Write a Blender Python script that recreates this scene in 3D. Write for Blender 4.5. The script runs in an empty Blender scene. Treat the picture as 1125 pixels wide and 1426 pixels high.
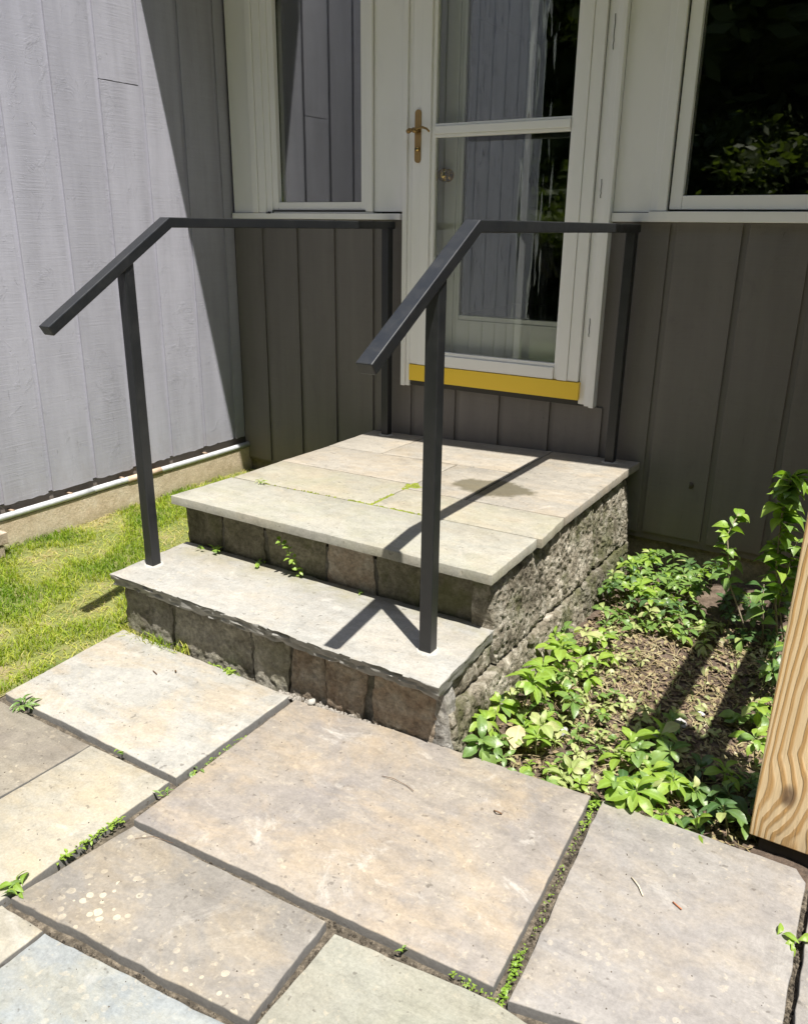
import bpy, bmesh, math, random
from mathutils import Vector, Matrix, noise

scene = bpy.context.scene
COL = scene.collection
R = math.radians

# ------------------------------------------------------------------ camera
cam_d = bpy.data.cameras.new("camera")
cam = bpy.data.objects.new("camera", cam_d)
COL.objects.link(cam)
YAW, PITCH, ROLL, FPX = 0.5593, -0.3355, 0.0124, 1144.3
fwd = Vector((-math.sin(YAW)*math.cos(PITCH), math.cos(YAW)*math.cos(PITCH), math.sin(PITCH)))
rt = Vector((math.cos(YAW), math.sin(YAW), 0))
up = rt.cross(fwd)
r2 = math.cos(ROLL)*rt + math.sin(ROLL)*up
u2 = -math.sin(ROLL)*rt + math.cos(ROLL)*up
m3 = Matrix((r2, u2, -fwd)).transposed()
cam.matrix_world = Matrix.Translation((0.8797, -3.1516, 1.2709)) @ m3.to_4x4()
cam_d.sensor_fit = 'VERTICAL'
cam_d.sensor_height = 24.0
cam_d.lens = 24.0*FPX/1426.0
cam_d.clip_start = 0.02
cam_d.clip_end = 500
scene.camera = cam

# ------------------------------------------------------------------ light
SUN_TO = Vector((0.285, -0.20, 1.0)).normalized()
world = bpy.data.worlds.new("World")
scene.world = world
world.use_nodes = True
wn = world.node_tree
sky = wn.nodes.new('ShaderNodeTexSky')
sky.sky_type = 'NISHITA'
sky.sun_disc = False
sky.sun_elevation = math.asin(SUN_TO.z)
sky.sun_rotation = math.atan2(SUN_TO.x, SUN_TO.y)
wn.links.new(sky.outputs[0], wn.nodes['Background'].inputs[0])
wn.nodes['Background'].inputs[1].default_value = 0.095
sun_d = bpy.data.lights.new("sun", 'SUN')
sun_d.energy = 5.0
sun_d.angle = R(0.55)
sun_d.color = (1.0, 0.955, 0.88)
sun = bpy.data.objects.new("sun", sun_d)
COL.objects.link(sun)
sun.rotation_euler = SUN_TO.to_track_quat('Z', 'Y').to_euler()
sun.location = (3, -3, 8)
vs = scene.view_settings
vs.view_transform = 'Standard'
vs.look = 'None'
vs.gamma = 1
vs.exposure = 0.98
try:
    vs.use_curve_mapping = False
except Exception:
    pass

# ------------------------------------------------------------------ object helpers
def tag(o, label=None, cat=None, group=None, kind=None):
    if label: o['label'] = label
    if cat: o['category'] = cat
    if group: o['group'] = group
    if kind: o['kind'] = kind
    return o

def thing(name, label, cat, loc=(0, 0, 0), group=None, rotz=0):
    o = bpy.data.objects.new(name, None)
    COL.objects.link(o)
    o.location = loc
    o.rotation_euler = (0, 0, rotz)
    o.empty_display_size = 0.05
    return tag(o, label, cat, group)

def root_loc(o):
    v = Vector((0, 0, 0))
    while o is not None:
        v = v + o.location
        o = o.parent
    return v

def link(name, me, mat, parent=None, local=False):
    o = bpy.data.objects.new(name, me)
    COL.objects.link(o)
    if mat is not None and not me.materials:
        me.materials.append(mat)
    if parent is not None:
        o.parent = parent
        if not local:                       # mesh is written in world coordinates
            o.location = -root_loc(parent)
    return o

def mesh(name, verts, faces, mat, parent=None, smooth=False, local=False):
    me = bpy.data.meshes.new(name)
    me.from_pydata([tuple(v) for v in verts], [], faces)
    if smooth:
        me.polygons.foreach_set('use_smooth', [True]*len(me.polygons))
    me.update()
    return link(name, me, mat, parent, local)

def bm_obj(name, bm, mat, parent=None, smooth=False, local=False):
    me = bpy.data.meshes.new(name)
    bmesh.ops.recalc_face_normals(bm, faces=bm.faces)
    bm.to_mesh(me)
    bm.free()
    if smooth:
        me.polygons.foreach_set('use_smooth', [True]*len(me.polygons))
    return link(name, me, mat, parent, local)

def bm_box(bm, x0, x1, y0, y1, z0, z1, bev=0.0):
    vs_ = [bm.verts.new(c) for c in ((x0,y0,z0),(x1,y0,z0),(x1,y1,z0),(x0,y1,z0),(x0,y0,z1),(x1,y0,z1),(x1,y1,z1),(x0,y1,z1))]
    fs = [bm.faces.new([vs_[i] for i in f]) for f in ((0,3,2,1),(4,5,6,7),(0,1,5,4),(1,2,6,5),(2,3,7,6),(3,0,4,7))]
    if bev > 0:
        es = list({e for f in fs for e in f.edges})
        bmesh.ops.bevel(bm, geom=es, offset=bev, segments=2, profile=0.5, affect='EDGES')

def box(name, x0, x1, y0, y1, z0, z1, mat, parent=None, bev=0.0015):
    bm = bmesh.new()
    bm_box(bm, x0, x1, y0, y1, z0, z1, bev)
    return bm_obj(name, bm, mat, parent)

def tube(name, pts, rad, mat, parent=None, n=8, local=False, taper=1.0):
    verts, faces = [], []
    pts = [Vector(p) for p in pts]
    for i, p in enumerate(pts):
        d = (pts[min(i+1, len(pts)-1)] - pts[max(i-1, 0)]).normalized()
        a = d.orthogonal().normalized() if i == 0 else (a - d*a.dot(d)).normalized()
        b = d.cross(a)
        rr = rad*(1 + (taper-1)*i/max(1, len(pts)-1))
        for k in range(n):
            t = 2*math.pi*k/n
            verts.append(p + a*rr*math.cos(t) + b*rr*math.sin(t))
    for i in range(len(pts)-1):
        for k in range(n):
            faces.append((i*n+k, i*n+(k+1) % n, (i+1)*n+(k+1) % n, (i+1)*n+k))
    faces.append(tuple(range(n))[::-1])
    faces.append(tuple((len(pts)-1)*n+k for k in range(n)))
    if mat is None and name is None:
        return verts, faces
    return mesh(name, verts, faces, mat, parent, True, local)

# ------------------------------------------------------------------ material helpers
class NT:
    def __init__(s, name):
        s.m = bpy.data.materials.new(name)
        s.m.use_nodes = True
        s.t = s.m.node_tree
        s.b = s.t.nodes['Principled BSDF']
        s.out = s.t.nodes['Material Output']
        s.tc = s.t.nodes.new('ShaderNodeTexCoord').outputs['Object']
    def n(s, typ, **kw):
        nd = s.t.nodes.new(typ)
        for k, v in kw.items():
            if k.startswith('_'):
                setattr(nd, k[1:], v)
            else:
                key = int(k[1:]) if k[0] == 'i' and k[1:].isdigit() else k
                s.put(nd.inputs[key], v)
        return nd
    def put(s, sock, v):
        if isinstance(v, bpy.types.NodeSocket):
            s.t.links.new(v, sock)
        else:
            if isinstance(v, tuple) and len(v) == 3 and sock.type == 'RGBA':
                v = v + (1,)
            sock.default_value = v
    def map(s, scale=(1, 1, 1), loc=(0, 0, 0), rot=(0, 0, 0), src=None):
        nd = s.n('ShaderNodeMapping', Vector=src or s.tc)
        nd.inputs['Scale'].default_value = scale
        nd.inputs['Location'].default_value = loc
        nd.inputs['Rotation'].default_value = rot
        return nd.outputs[0]
    def noise(s, vec, scale, detail=6, rough=0.55, dist=0.0):
        return s.n('ShaderNodeTexNoise', Vector=vec, Scale=scale, Detail=detail, Roughness=rough, Distortion=dist).outputs[0]
    def ramp(s, fac, *stops):
        nd = s.n('ShaderNodeValToRGB', Fac=fac)
        cr = nd.color_ramp
        while len(cr.elements) < len(stops):
            cr.elements.new(0.5)
        for e, (p, c) in zip(cr.elements, stops):
            e.position = p
            e.color = (c, c, c, 1) if isinstance(c, (int, float)) else tuple(c)+(1,)
        return nd.outputs[0]
    def mix(s, fac, a, b, mode='MIX'):
        nd = s.t.nodes.new('ShaderNodeMix')
        nd.data_type = 'RGBA'
        nd.blend_type = mode
        s.put(nd.inputs[0], fac); s.put(nd.inputs[6], a); s.put(nd.inputs[7], b)
        return nd.outputs[2]
    def math(s, op, a, b=0.0, c=0.0):
        nd = s.t.nodes.new('ShaderNodeMath')
        nd.operation = op
        s.put(nd.inputs[0], a); s.put(nd.inputs[1], b); s.put(nd.inputs[2], c)
        return nd.outputs[0]
    def bump(s, h, dist, strength=1.0, normal=None):
        nd = s.n('ShaderNodeBump', Height=h, Distance=dist, Strength=strength)
        if normal is not None:
            s.put(nd.inputs['Normal'], normal)
        return nd.outputs[0]
    def fin(s, color=None, rough=None, normal=None, metal=None, spec=None):
        if color is not None: s.put(s.b.inputs['Base Color'], color)
        if rough is not None: s.put(s.b.inputs['Roughness'], rough)
        if normal is not None: s.put(s.b.inputs['Normal'], normal)
        if metal is not None: s.put(s.b.inputs['Metallic'], metal)
        if spec is not None: s.put(s.b.inputs['Specular IOR Level'], spec)
        return s.m

def flagstone_mat(name, base, alt, warm, seed, warm_amt=0.5, spots=0.0, spot_at=None, white=0.4, dark=0.3, bump=1.0, extra=None, edge=True):
    t = NT(name)
    v = t.map(loc=(seed*3.1, seed*1.7, seed*0.3))
    big = t.noise(v, 2.6, 5, 0.6, 0.6)
    col = t.mix(t.ramp(big, (0.36, 0), (0.62, 1)), base, alt)
    w = t.noise(t.map(scale=(1.0, 1.5, 1), loc=(seed, seed*2, 0), rot=(0, 0, 0.5)), 4.2, 9, 0.68, 0.4)
    col = t.mix(t.math('MULTIPLY', t.ramp(w, (0.46, 0), (0.60, 1)), warm_amt), col, warm)
    # cloudy cleft-face darkening
    st = t.noise(t.map(scale=(1, 3.5, 1), loc=(0, seed, 0), rot=(0, 0, 0.35+seed)), 5.0, 7, 0.65, 1.2)
    col = t.mix(t.math('MULTIPLY', t.ramp(st, (0.50, 0), (0.72, 1)), dark), col, tuple(c*0.55 for c in base))
    # pale mineral bloom
    wh = t.noise(t.map(loc=(seed*5, 1, 0)), 7.0, 11, 0.72, 0.8)
    col = t.mix(t.math('MULTIPLY', t.ramp(wh, (0.57, 0), (0.70, 1)), white), col, (0.50, 0.48, 0.44))
    # mottled lichen freckles
    vo = t.n('ShaderNodeTexVoronoi', Vector=t.map(loc=(seed, 0, 0), src=t.mix(0.012, t.tc, t.n('ShaderNodeTexNoise', Vector=t.tc, Scale=14.0).outputs[1])), Scale=46.0)
    cell = t.n('ShaderNodeSeparateColor', Color=vo.outputs['Color']).outputs[0]
    dot = t.math('MULTIPLY', t.math('LESS_THAN', vo.outputs['Distance'], t.math('MULTIPLY', cell, 0.36)), t.ramp(t.noise(v, 4.0, 3), (0.50, 0), (0.60, 1)))
    if spots > 0:
        if spot_at:
            d = t.n('ShaderNodeVectorMath', _operation='DISTANCE', i0=t.tc, i1=spot_at[:3]).outputs['Value']
            near = t.ramp(d, (0.0, 1), (spot_at[3], 0))
            dot = t.math('MAXIMUM', t.math('MULTIPLY', dot, 0.7), t.math('MULTIPLY', t.math('LESS_THAN', vo.outputs['Distance'], t.math('MULTIPLY_ADD', cell, 0.36, 0.08)), t.ramp(near, (0.25, 0), (0.6, 1))))
        col = t.mix(t.math('MULTIPLY', dot, spots), col, (0.50, 0.44, 0.33))
    # blotchy wear: mid-scale mottling and scattered pale crumbs of lichen
    mo_ = t.noise(t.map(scale=(1, 1.3, 1), loc=(seed*2, 0, 3)), 22, 8, 0.75, 0.6)
    col = t.mix(1.0, col, t.ramp(mo_, (0.32, 0.80), (0.5, 1.0), (0.68, 1.12)), 'MULTIPLY')
    cr_ = t.noise(t.map(loc=(9, seed, 0)), 48, 5, 0.6, 0.3)
    col = t.mix(t.math('MULTIPLY', t.math('MULTIPLY', t.ramp(cr_, (0.60, 0), (0.66, 1)), t.ramp(big, (0.4, 0.2), (0.6, 1))), 0.5), col, (0.42, 0.37, 0.28))
    # long sweeping bands of the bedding plane
    sw = t.noise(t.map(scale=(0.9, 3.4, 1), loc=(seed, seed*4, 0), rot=(0, 0, 0.8*math.sin(seed*2))), 1.5, 6, 0.55, 2.2)
    col = t.mix(t.math('MULTIPLY', t.ramp(sw, (0.50, 0), (0.56, 0.9), (0.66, 0)), 0.2), col, tuple(min(0.5, c*1.25+0.02) for c in alt))
    col = t.mix(t.math('MULTIPLY', t.ramp(sw, (0.36, 0.9), (0.47, 0)), 0.22), col, tuple(c*0.68 for c in base))
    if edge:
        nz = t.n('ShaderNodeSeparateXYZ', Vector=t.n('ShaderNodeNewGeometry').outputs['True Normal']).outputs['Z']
        col = t.mix(t.ramp(nz, (0.35, 0.85), (0.6, 0.0)), col, (0.125, 0.123, 0.12, 1))  # side-face shade painted in: steep faces mixed towards dark grey
    # fine grain
    g = t.noise(v, 150, 4, 0.7)
    col = t.mix(1.0, col, t.ramp(g, (0.3, 0.84), (0.7, 1.11)), 'MULTIPLY')
    # dark specks
    sp = t.noise(v, 60, 2, 0.5)
    col = t.mix(t.math('MULTIPLY', t.ramp(sp, (0.68, 0), (0.74, 1)), 0.5), col, (0.06, 0.05, 0.04))
    if extra:
        col = extra(t, col)
    h = t.math('ADD', t.math('MULTIPLY', t.noise(v, 9, 8, 0.62, 0.5), 1.0), t.math('MULTIPLY', g, 0.10))
    h = t.math('ADD', h, t.math('MULTIPLY', st, 0.5))
    return t.fin(col, t.ramp(big, (0.3, 0.72), (0.7, 0.55)), t.bump(h, 0.0038*bump), spec=0.4)

def rock_mat(name, a, b, c, scale=9, bump=0.006, moss=0.0, lichen=0.0):
    t = NT(name)
    oi = t.n('ShaderNodeObjectInfo').outputs['Random']
    off = t.n('ShaderNodeCombineXYZ', X=t.math('MULTIPLY', oi, 17.0), Y=t.math('MULTIPLY', oi, 5.0)).outputs[0]
    v = t.n('ShaderNodeVectorMath', _operation='ADD', i0=t.tc, i1=off).outputs[0]
    n1 = t.noise(v, scale, 8, 0.65, 0.5)
    col = t.ramp(n1, (0.32, a), (0.5, b), (0.68, c))
    n2 = t.noise(v, scale*6, 8, 0.75)
    col = t.mix(1.0, col, t.ramp(n2, (0.3, 0.5), (0.72, 1.5)), 'MULTIPLY')
    col = t.mix(1.0, col, t.ramp(oi, (0, 0.68), (1, 1.3)), 'MULTIPLY')
    if lichen:
        l = t.noise(v, 11, 9, 0.75, 0.6)
        col = t.mix(t.math('MULTIPLY', t.ramp(l, (0.52, 0), (0.60, 1)), lichen), col, (0.48, 0.45, 0.38))
    if moss:
        ms = t.noise(v, 5.5, 8, 0.7, 0.3)
        col = t.mix(t.math('MULTIPLY', t.ramp(ms, (0.50, 0), (0.60, 1)), moss), col, (0.09, 0.10, 0.03))
    h = t.math('ADD', n2, t.math('MULTIPLY', t.noise(v, 40, 6, 0.7), 0.8))
    return t.fin(col, 0.9, t.bump(h, bump), spec=0.2)

def siding_mat(name, base, axis, lit=1.0, bump=1.0, dirt=0.25):
    # rough-sawn painted board: fine saw marks run across the board, axis = horizontal direction on the wall
    t = NT(name)
    sc = (9, 9, 150) 
    oi = t.n('ShaderNodeObjectInfo').outputs['Random']
    off = t.n('ShaderNodeCombineXYZ', Z=t.math('MULTIPLY', oi, 31.0)).outputs[0]
    v = t.n('ShaderNodeVectorMath', _operation='ADD', i0=t.tc, i1=off).outputs[0]
    saw = t.noise(t.map(scale=(5, 5, 170), src=v), 1.0, 4, 0.6, 0.05)
    saw2 = t.noise(t.map(scale=(18, 18, 420), src=v), 1.0, 2, 0.6)
    patch = t.noise(t.map(scale=(8, 8, 3), src=v), 1.0, 4, 0.6)
    grain = t.noise(t.map(scale=(70, 70, 5), src=v), 1.0, 6, 0.7, 0.4)
    col = t.mix(t.math('MULTIPLY', t.ramp(patch, (0.35, 0), (0.7, 1)), dirt), base, tuple(c*0.78 for c in base))
    col = t.mix(1.0, col, t.ramp(saw, (0.3, 0.97), (0.7, 1.03)), 'MULTIPLY')
    col = t.mix(1.0, col, t.ramp(oi, (0, 0.95), (1, 1.05)), 'MULTIPLY')
    strk = t.noise(t.map(scale=(14, 14, 0.8), src=v), 1.0, 4, 0.6)
    col = t.mix(1.0, col, t.ramp(strk, (0.3, 0.90), (0.7, 1.07)), 'MULTIPLY')
    # knots and chips where paint has opened
    kn = t.noise(t.map(scale=(30, 30, 14), src=v), 1.0, 5, 0.7, 0.8)
    col = t.mix(t.math('MULTIPLY', t.ramp(kn, (0.70, 0), (0.76, 1)), 0.55), col, tuple(c*0.35 for c in base))
    ck = t.noise(t.map(scale=(120, 120, 9), src=v), 1.0, 3, 0.6)
    col = t.mix(t.math('MULTIPLY', t.math('MULTIPLY', t.ramp(ck, (0.66, 0), (0.72, 1)), t.ramp(patch, (0.45, 0), (0.6, 1))), 0.45), col, tuple(c*0.5 for c in base))
    h = t.math('ADD', t.math('MULTIPLY', saw, t.math('MULTIPLY', t.ramp(patch, (0.38, 0.12), (0.65, 1)), 0.9)), t.math('MULTIPLY', saw2, 0.25))
    h = t.math('ADD', h, t.math('MULTIPLY', grain, 0.25))
    isl = t.noise(t.map(scale=(10, 10, 6), loc=(3, 1, 7), src=v), 1.0, 7, 0.72, 1.2)
    rg_ = t.ramp(isl, (0.56, 0), (0.66, 1))
    h = t.math('ADD', h, t.math('MULTIPLY', t.math('MULTIPLY', rg_, t.noise(t.map(scale=(90, 90, 60), src=v), 1.0, 6, 0.75)), 1.0))
    col = t.mix(t.math('MULTIPLY', rg_, 0.14), col, tuple(c*0.6 for c in base))
    zc0 = t.n('ShaderNodeSeparateXYZ', Vector=t.tc).outputs['Z']
    spl = t.ramp(t.math('ADD', zc0, t.math('MULTIPLY', t.math('SUBTRACT', isl, 0.5), 0.35)), (0.10, 1), (0.30, 0))
    col = t.mix(t.math('MULTIPLY', spl, 0.30), col, (0.20, 0.15, 0.10))
    h = t.math('SUBTRACT', h, t.math('MULTIPLY', t.ramp(kn, (0.66, 0), (0.76, 1)), 1.5))
    return t.fin(col, 0.62, t.bump(h, 0.0018*bump), spec=0.4)

def paint_mat(name, base, rough=0.45, dirt=0.2, bump=0.0004):
    t = NT(name)
    n1 = t.noise(t.map(scale=(1, 1, 0.35)), 9, 7, 0.6, 0.4)
    col = t.mix(t.math('MULTIPLY', t.ramp(n1, (0.5, 0), (0.75, 1)), dirt), base, tuple(c*0.7 for c in base))
    n2 = t.noise(t.tc, 26, 8, 0.75)
    col = t.mix(t.math('MULTIPLY', t.ramp(n2, (0.70, 0), (0.76, 1)), dirt*1.2), col, tuple(c*0.35 for c in base))
    return t.fin(col, rough, t.bump(t.noise(t.map(scale=(60, 60, 6)), 1.0, 4), bump), spec=0.45)

def metal_mat(name, base, rough, metal=0.0, spec=0.5):
    t = NT(name)
    n = t.noise(t.tc, 35, 6, 0.6)
    col = t.mix(1.0, base, t.ramp(n, (0.3, 0.85), (0.7, 1.15)), 'MULTIPLY')
    return t.fin(col, t.ramp(n, (0.3, rough*0.85), (0.7, min(1, rough*1.2))), t.bump(t.noise(t.tc, 400, 3), 0.0002), metal, spec)

def leaf_mat(name, base, dark, trans=0.35, rough=0.35):
    t = NT(name)
    oi = t.n('ShaderNodeObjectInfo').outputs['Random']
    rnd = t.noise(t.tc, 35, 4)
    col = t.mix(t.ramp(oi, (0, 0), (1, 1)), base, dark)
    col = t.mix(1.0, col, t.ramp(rnd, (0.3, 0.75), (0.7, 1.25)), 'MULTIPLY')
    ax = t.math('ABSOLUTE', t.n('ShaderNodeSeparateXYZ', Vector=t.tc).outputs[0])
    col = t.mix(t.ramp(ax, (0.0003, 0.45), (0.0012, 0.0)), col, tuple(min(1, c*1.5+0.06) for c in base))
    t.fin(col, rough, t.bump(t.noise(t.tc, 180, 3), 0.0006), spec=0.45)
    tr = t.n('ShaderNodeBsdfTranslucent', Color=t.mix(1.0, col, (1.3, 1.5, 0.5, 1), 'MULTIPLY'))
    mx = t.n('ShaderNodeMixShader', Fac=trans, i1=t.b.outputs[0], i2=tr.outputs[0])
    t.t.links.new(mx.outputs[0], t.out.inputs['Surface'])
    return t.m

def glass_mat(name, gain=1.6, wav=0.0, tint=(0.95, 0.965, 0.955)):
    t = NT(name)
    nrm = None
    if wav > 0:
        w = t.noise(t.map(scale=(17, 17, 2.2)), 1.0, 2, 0.4, 0.2)
        nrm = t.bump(w, wav)
    fr = t.n('ShaderNodeFresnel', IOR=1.5)
    if nrm: t.put(fr.inputs['Normal'], nrm)
    gl = t.n('ShaderNodeBsdfGlossy', Color=(1, 1, 1, 1), Roughness=0.012)
    if nrm: t.put(gl.inputs['Normal'], nrm)
    tr = t.n('ShaderNodeBsdfTransparent', Color=tint+(1,))
    mx = t.n('ShaderNodeMixShader', Fac=t.math('MULTIPLY', fr.outputs[0], gain), i1=tr.outputs[0], i2=gl.outputs[0])
    t.t.links.new(mx.outputs[0], t.out.inputs['Surface'])
    return t.m

M_side = siding_mat("sunlit_siding_tone", (0.385, 0.385, 0.445), 'y', bump=0.5, dirt=0.6)  # sunlit wall: same siding, brightness of the sun put into a lighter colour
M_back = siding_mat("shaded_siding_tone", (0.155, 0.144, 0.136), 'x', bump=0.5, dirt=0.35)  # back wall: same siding, eave shade put into a darker colour
M_white = paint_mat("white_trim_paint", (0.85, 0.85, 0.845))
M_white2 = paint_mat("white_door_enamel", (0.86, 0.86, 0.85), 0.35, 0.08)
M_seam = metal_mat("dark_caulk", (0.05, 0.05, 0.05), 0.9)
M_black = metal_mat("black_powder_coat", (0.013, 0.0145, 0.017), 0.36, 0.0, 0.5)
def dusty_black():
    t = NT("dusty_black_powder_coat")
    n = t.noise(t.tc, 18, 9, 0.75)
    col = t.mix(t.math('MULTIPLY', t.ramp(n, (0.48, 0), (0.72, 1)), 0.15), (0.013, 0.0145, 0.017, 1), (0.07, 0.068, 0.062, 1))
    col = t.mix(t.math('MULTIPLY', t.ramp(t.noise(t.map(scale=(90, 90, 30)), 1.0, 6, 0.7), (0.70, 0), (0.74, 1)), 0.3), col, (0.16, 0.15, 0.14, 1))
    return t.fin(col, t.ramp(n, (0.3, 0.30), (0.7, 0.52)), t.bump(t.noise(t.tc, 300, 3), 0.0002), spec=0.5)
M_black = dusty_black()
M_brass = metal_mat("aged_brass", (0.33, 0.22, 0.09), 0.4, 0.85)
M_polbrass = metal_mat("polished_brass", (0.6, 0.42, 0.16), 0.15, 1.0)
M_yellow = NT("yellow_kick_strip").fin((0.88, 0.60, 0.04), 0.4)
M_dark = metal_mat("dark_room", (0.02, 0.02, 0.02), 0.9)
M_grout = metal_mat("white_grout", (0.36, 0.35, 0.32), 0.9)
M_pipe = metal_mat("galvanised_conduit", (0.52, 0.54, 0.56), 0.45, 0.25)
M_pipe_r = metal_mat("stained_conduit", (0.50, 0.38, 0.28), 0.7)
M_glass = glass_mat("window_glass", 1.5)
M_storm = glass_mat("storm_glass", 0.85)
M_glassw = glass_mat("wavy_door_glass", 1.9, 0.0015)
M_mortar = rock_mat("dark_mortar", (0.10, 0.09, 0.075), (0.15, 0.14, 0.12), (0.20, 0.19, 0.165), 14, 0.004, moss=0.3)
M_roof = metal_mat("asphalt_shingle", (0.07, 0.07, 0.07), 0.9)

# ------------------------------------------------------------------ ground
def ground_mat():
    t = NT("yard_ground")
    n = t.noise(t.tc, 0.8, 8, 0.6)
    col = t.ramp(n, (0.35, (0.05, 0.07, 0.02)), (0.55, (0.09, 0.12, 0.03)), (0.7, (0.14, 0.12, 0.06)))
    return t.fin(col, 0.95, t.bump(t.noise(t.tc, 30, 6), 0.02))
def soil_mat():
    t = NT("bed_soil")
    n = t.noise(t.tc, 14, 9, 0.65)
    col = t.ramp(n, (0.3, (0.05, 0.034, 0.023)), (0.5, (0.105, 0.074, 0.053)), (0.72, (0.19, 0.145, 0.11)))
    col = t.mix(1.0, col, t.ramp(t.noise(t.tc, 90, 4, 0.7), (0.3, 0.6), (0.7, 1.3)), 'MULTIPLY')
    return t.fin(col, 0.95, t.bump(t.noise(t.tc, 60, 8, 0.7), 0.012))
def sand_mat():
    t = NT("joint_grit")
    n = t.noise(t.tc, 60, 8, 0.7)
    col = t.ramp(n, (0.3, (0.03, 0.024, 0.018)), (0.5, (0.085, 0.07, 0.05)), (0.72, (0.24, 0.20, 0.15)))
    return t.fin(col, 0.95, t.bump(t.noise(t.tc, 120, 6, 0.7), 0.006))
M_ground, M_soil, M_sand = ground_mat(), soil_mat(), sand_mat()
mesh("ground", [(-80, -80, -0.16), (80, -80, -0.16), (80, 80, -0.16), (-80, 80, -0.16)], [(0, 1, 2, 3)], M_ground)['kind'] = 'structure'

def sheet(name, x0, x1, y0, y1, step, fz, mat):
    nx = max(2, int((x1-x0)/step)); ny = max(2, int((y1-y0)/step))
    vv, ff = [], []
    for j in range(ny+1):
        for i in range(nx+1):
            x = x0+(x1-x0)*i/nx; y = y0+(y1-y0)*j/ny
            vv.append((x, y, fz(x, y)))
    for j in range(ny):
        for i in range(nx):
            a = j*(nx+1)+i
            ff.append((a, a+1, a+nx+2, a+nx+1))
    o = mesh(name, vv, ff, mat, None, True)
    o['kind'] = 'structure'
    return o

def lawn_z(x, y):
    t = min(1, max(0, (-1.25-x)/0.8))
    return -0.025 + 0.055*t + 0.012*noise.noise(Vector((x*3, y*3, 1)))
def lawn_mat():
    t = NT("thatchy_lawn_soil")
    n = t.noise(t.tc, 7, 7, 0.65)
    col = t.ramp(n, (0.35, (0.10, 0.13, 0.03)), (0.55, (0.16, 0.17, 0.05)), (0.68, (0.24, 0.19, 0.10)))
    return t.fin(col, 0.95, t.bump(t.noise(t.tc, 120, 5), 0.01))
sheet("lawn", -2.13, -1.19, -4.5, 0.0, 0.05, lawn_z, lawn_mat())
def soil_z(x, y):
    p = Vector((x, y, 0))
    return -0.045 + 0.016*noise.fractal(p*7, 1, 2, 4) + 0.006*noise.fractal(p*35, 1, 2, 3) + 0.02*min(1, max(0, (y+0.9)/0.9))
sheet("garden_soil", -0.10, 2.4, -1.62, 0.03, 0.02, soil_z, M_soil)
mesh("yard", [(1.6, -30, -0.05), (30, -30, -0.05), (30, -1.6, -0.05), (1.6, -1.6, -0.05),
              (-30, -30, -0.052), (1.6, -30, -0.052), (1.6, -4.45, -0.052), (-30, -4.45, -0.052)], [(0, 1, 2, 3), (4, 5, 6, 7)], M_ground)['kind'] = 'structure'

# ------------------------------------------------------------------ flagstones
def inset_line(poly):
    # densify an outline
    out = []
    n = len(poly)
    for i in range(n):
        a = Vector(poly[i]); b = Vector(poly[(i+1) % n])
        L = (b-a).length
        k = max(1, int(L/0.018))
        for j in range(k):
            out.append(a.lerp(b, j/k))
    return out

def slab(name, poly, z0, z1, mat, parent=None, jit=0.003, bev=0.004, seed=0.0, rough=0.0, fz=None, rough_fn=None, corner=0.0):
    pts = inset_line(poly)
    n = len(pts)
    c = sum(pts, Vector((0, 0)))/n
    rings = []
    levels = [(z1, bev), (z1-bev*0.4, bev*0.35), (z1-bev, 0.0)]
    if rough > 0:
        for k in range(1, 6):
            levels.append((z1-bev-(z1-bev-z0)*k/6, 0.0))
    levels.append((z0, 0.0 if rough == 0 else 0.006))
    verts = []
    for li, (z, ins) in enumerate(levels):
        for i, p in enumerate(pts):
            tdir = (pts[(i+1) % n]-pts[i-1]).normalized()
            nrm = Vector((tdir.y, -tdir.x))          # outward for ccw outlines
            e = noise.noise(Vector((p.x*22, p.y*22, seed)))*jit + noise.noise(Vector((p.x*70, p.y*70, seed+4)))*jit*0.5 \
                + min(0, noise.noise(Vector((p.x*9, p.y*9, seed+9)))+0.15)*jit*2.0
            q = p + nrm*(e-ins)
            zz = z
            if rough > 0 and li >= 2:
                f = rough_fn(p, nrm) if rough_fn else 1.0
                r3 = noise.fractal(Vector((p.x*26, p.y*26, z*60+seed)), 0.8, 2, 4)
                q += nrm*(-abs(r3)*rough*f*(1.5+li*0.2) - (li-2)*0.0012*f)
            elif rough > 0:
                f = rough_fn(p, nrm) if rough_fn else 1.0
                q += nrm*(-abs(noise.fractal(Vector((p.x*16, p.y*16, seed)), 0.8, 2, 4))*rough*0.8*f)
            zw = zz + (fz(p.x, p.y) if fz else 0)
            verts.append((q.x, q.y, zw))
    faces = [tuple(range(n))]
    for l in range(len(levels)-1):
        for i in range(n):
            a = l*n+i; b = l*n+(i+1) % n
            faces.append((a, a+n, b+n, b))
    o = mesh(name, verts, faces, mat, parent)
    me = o.data
    for i, pl in enumerate(me.polygons):
        pl.use_smooth = i > 0
    try:
        me.set_sharp_from_angle(angle=R(35))
    except Exception:
        pass
    return o

patio = sheet("patio", -1.18, 2.3, -4.45, -1.55, 0.1, lambda x, y: -0.024+0.006*noise.noise(Vector((x*20, y*20, 0))), M_sand)
patio['label'] = "flagstone patio in front of the steps"

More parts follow.
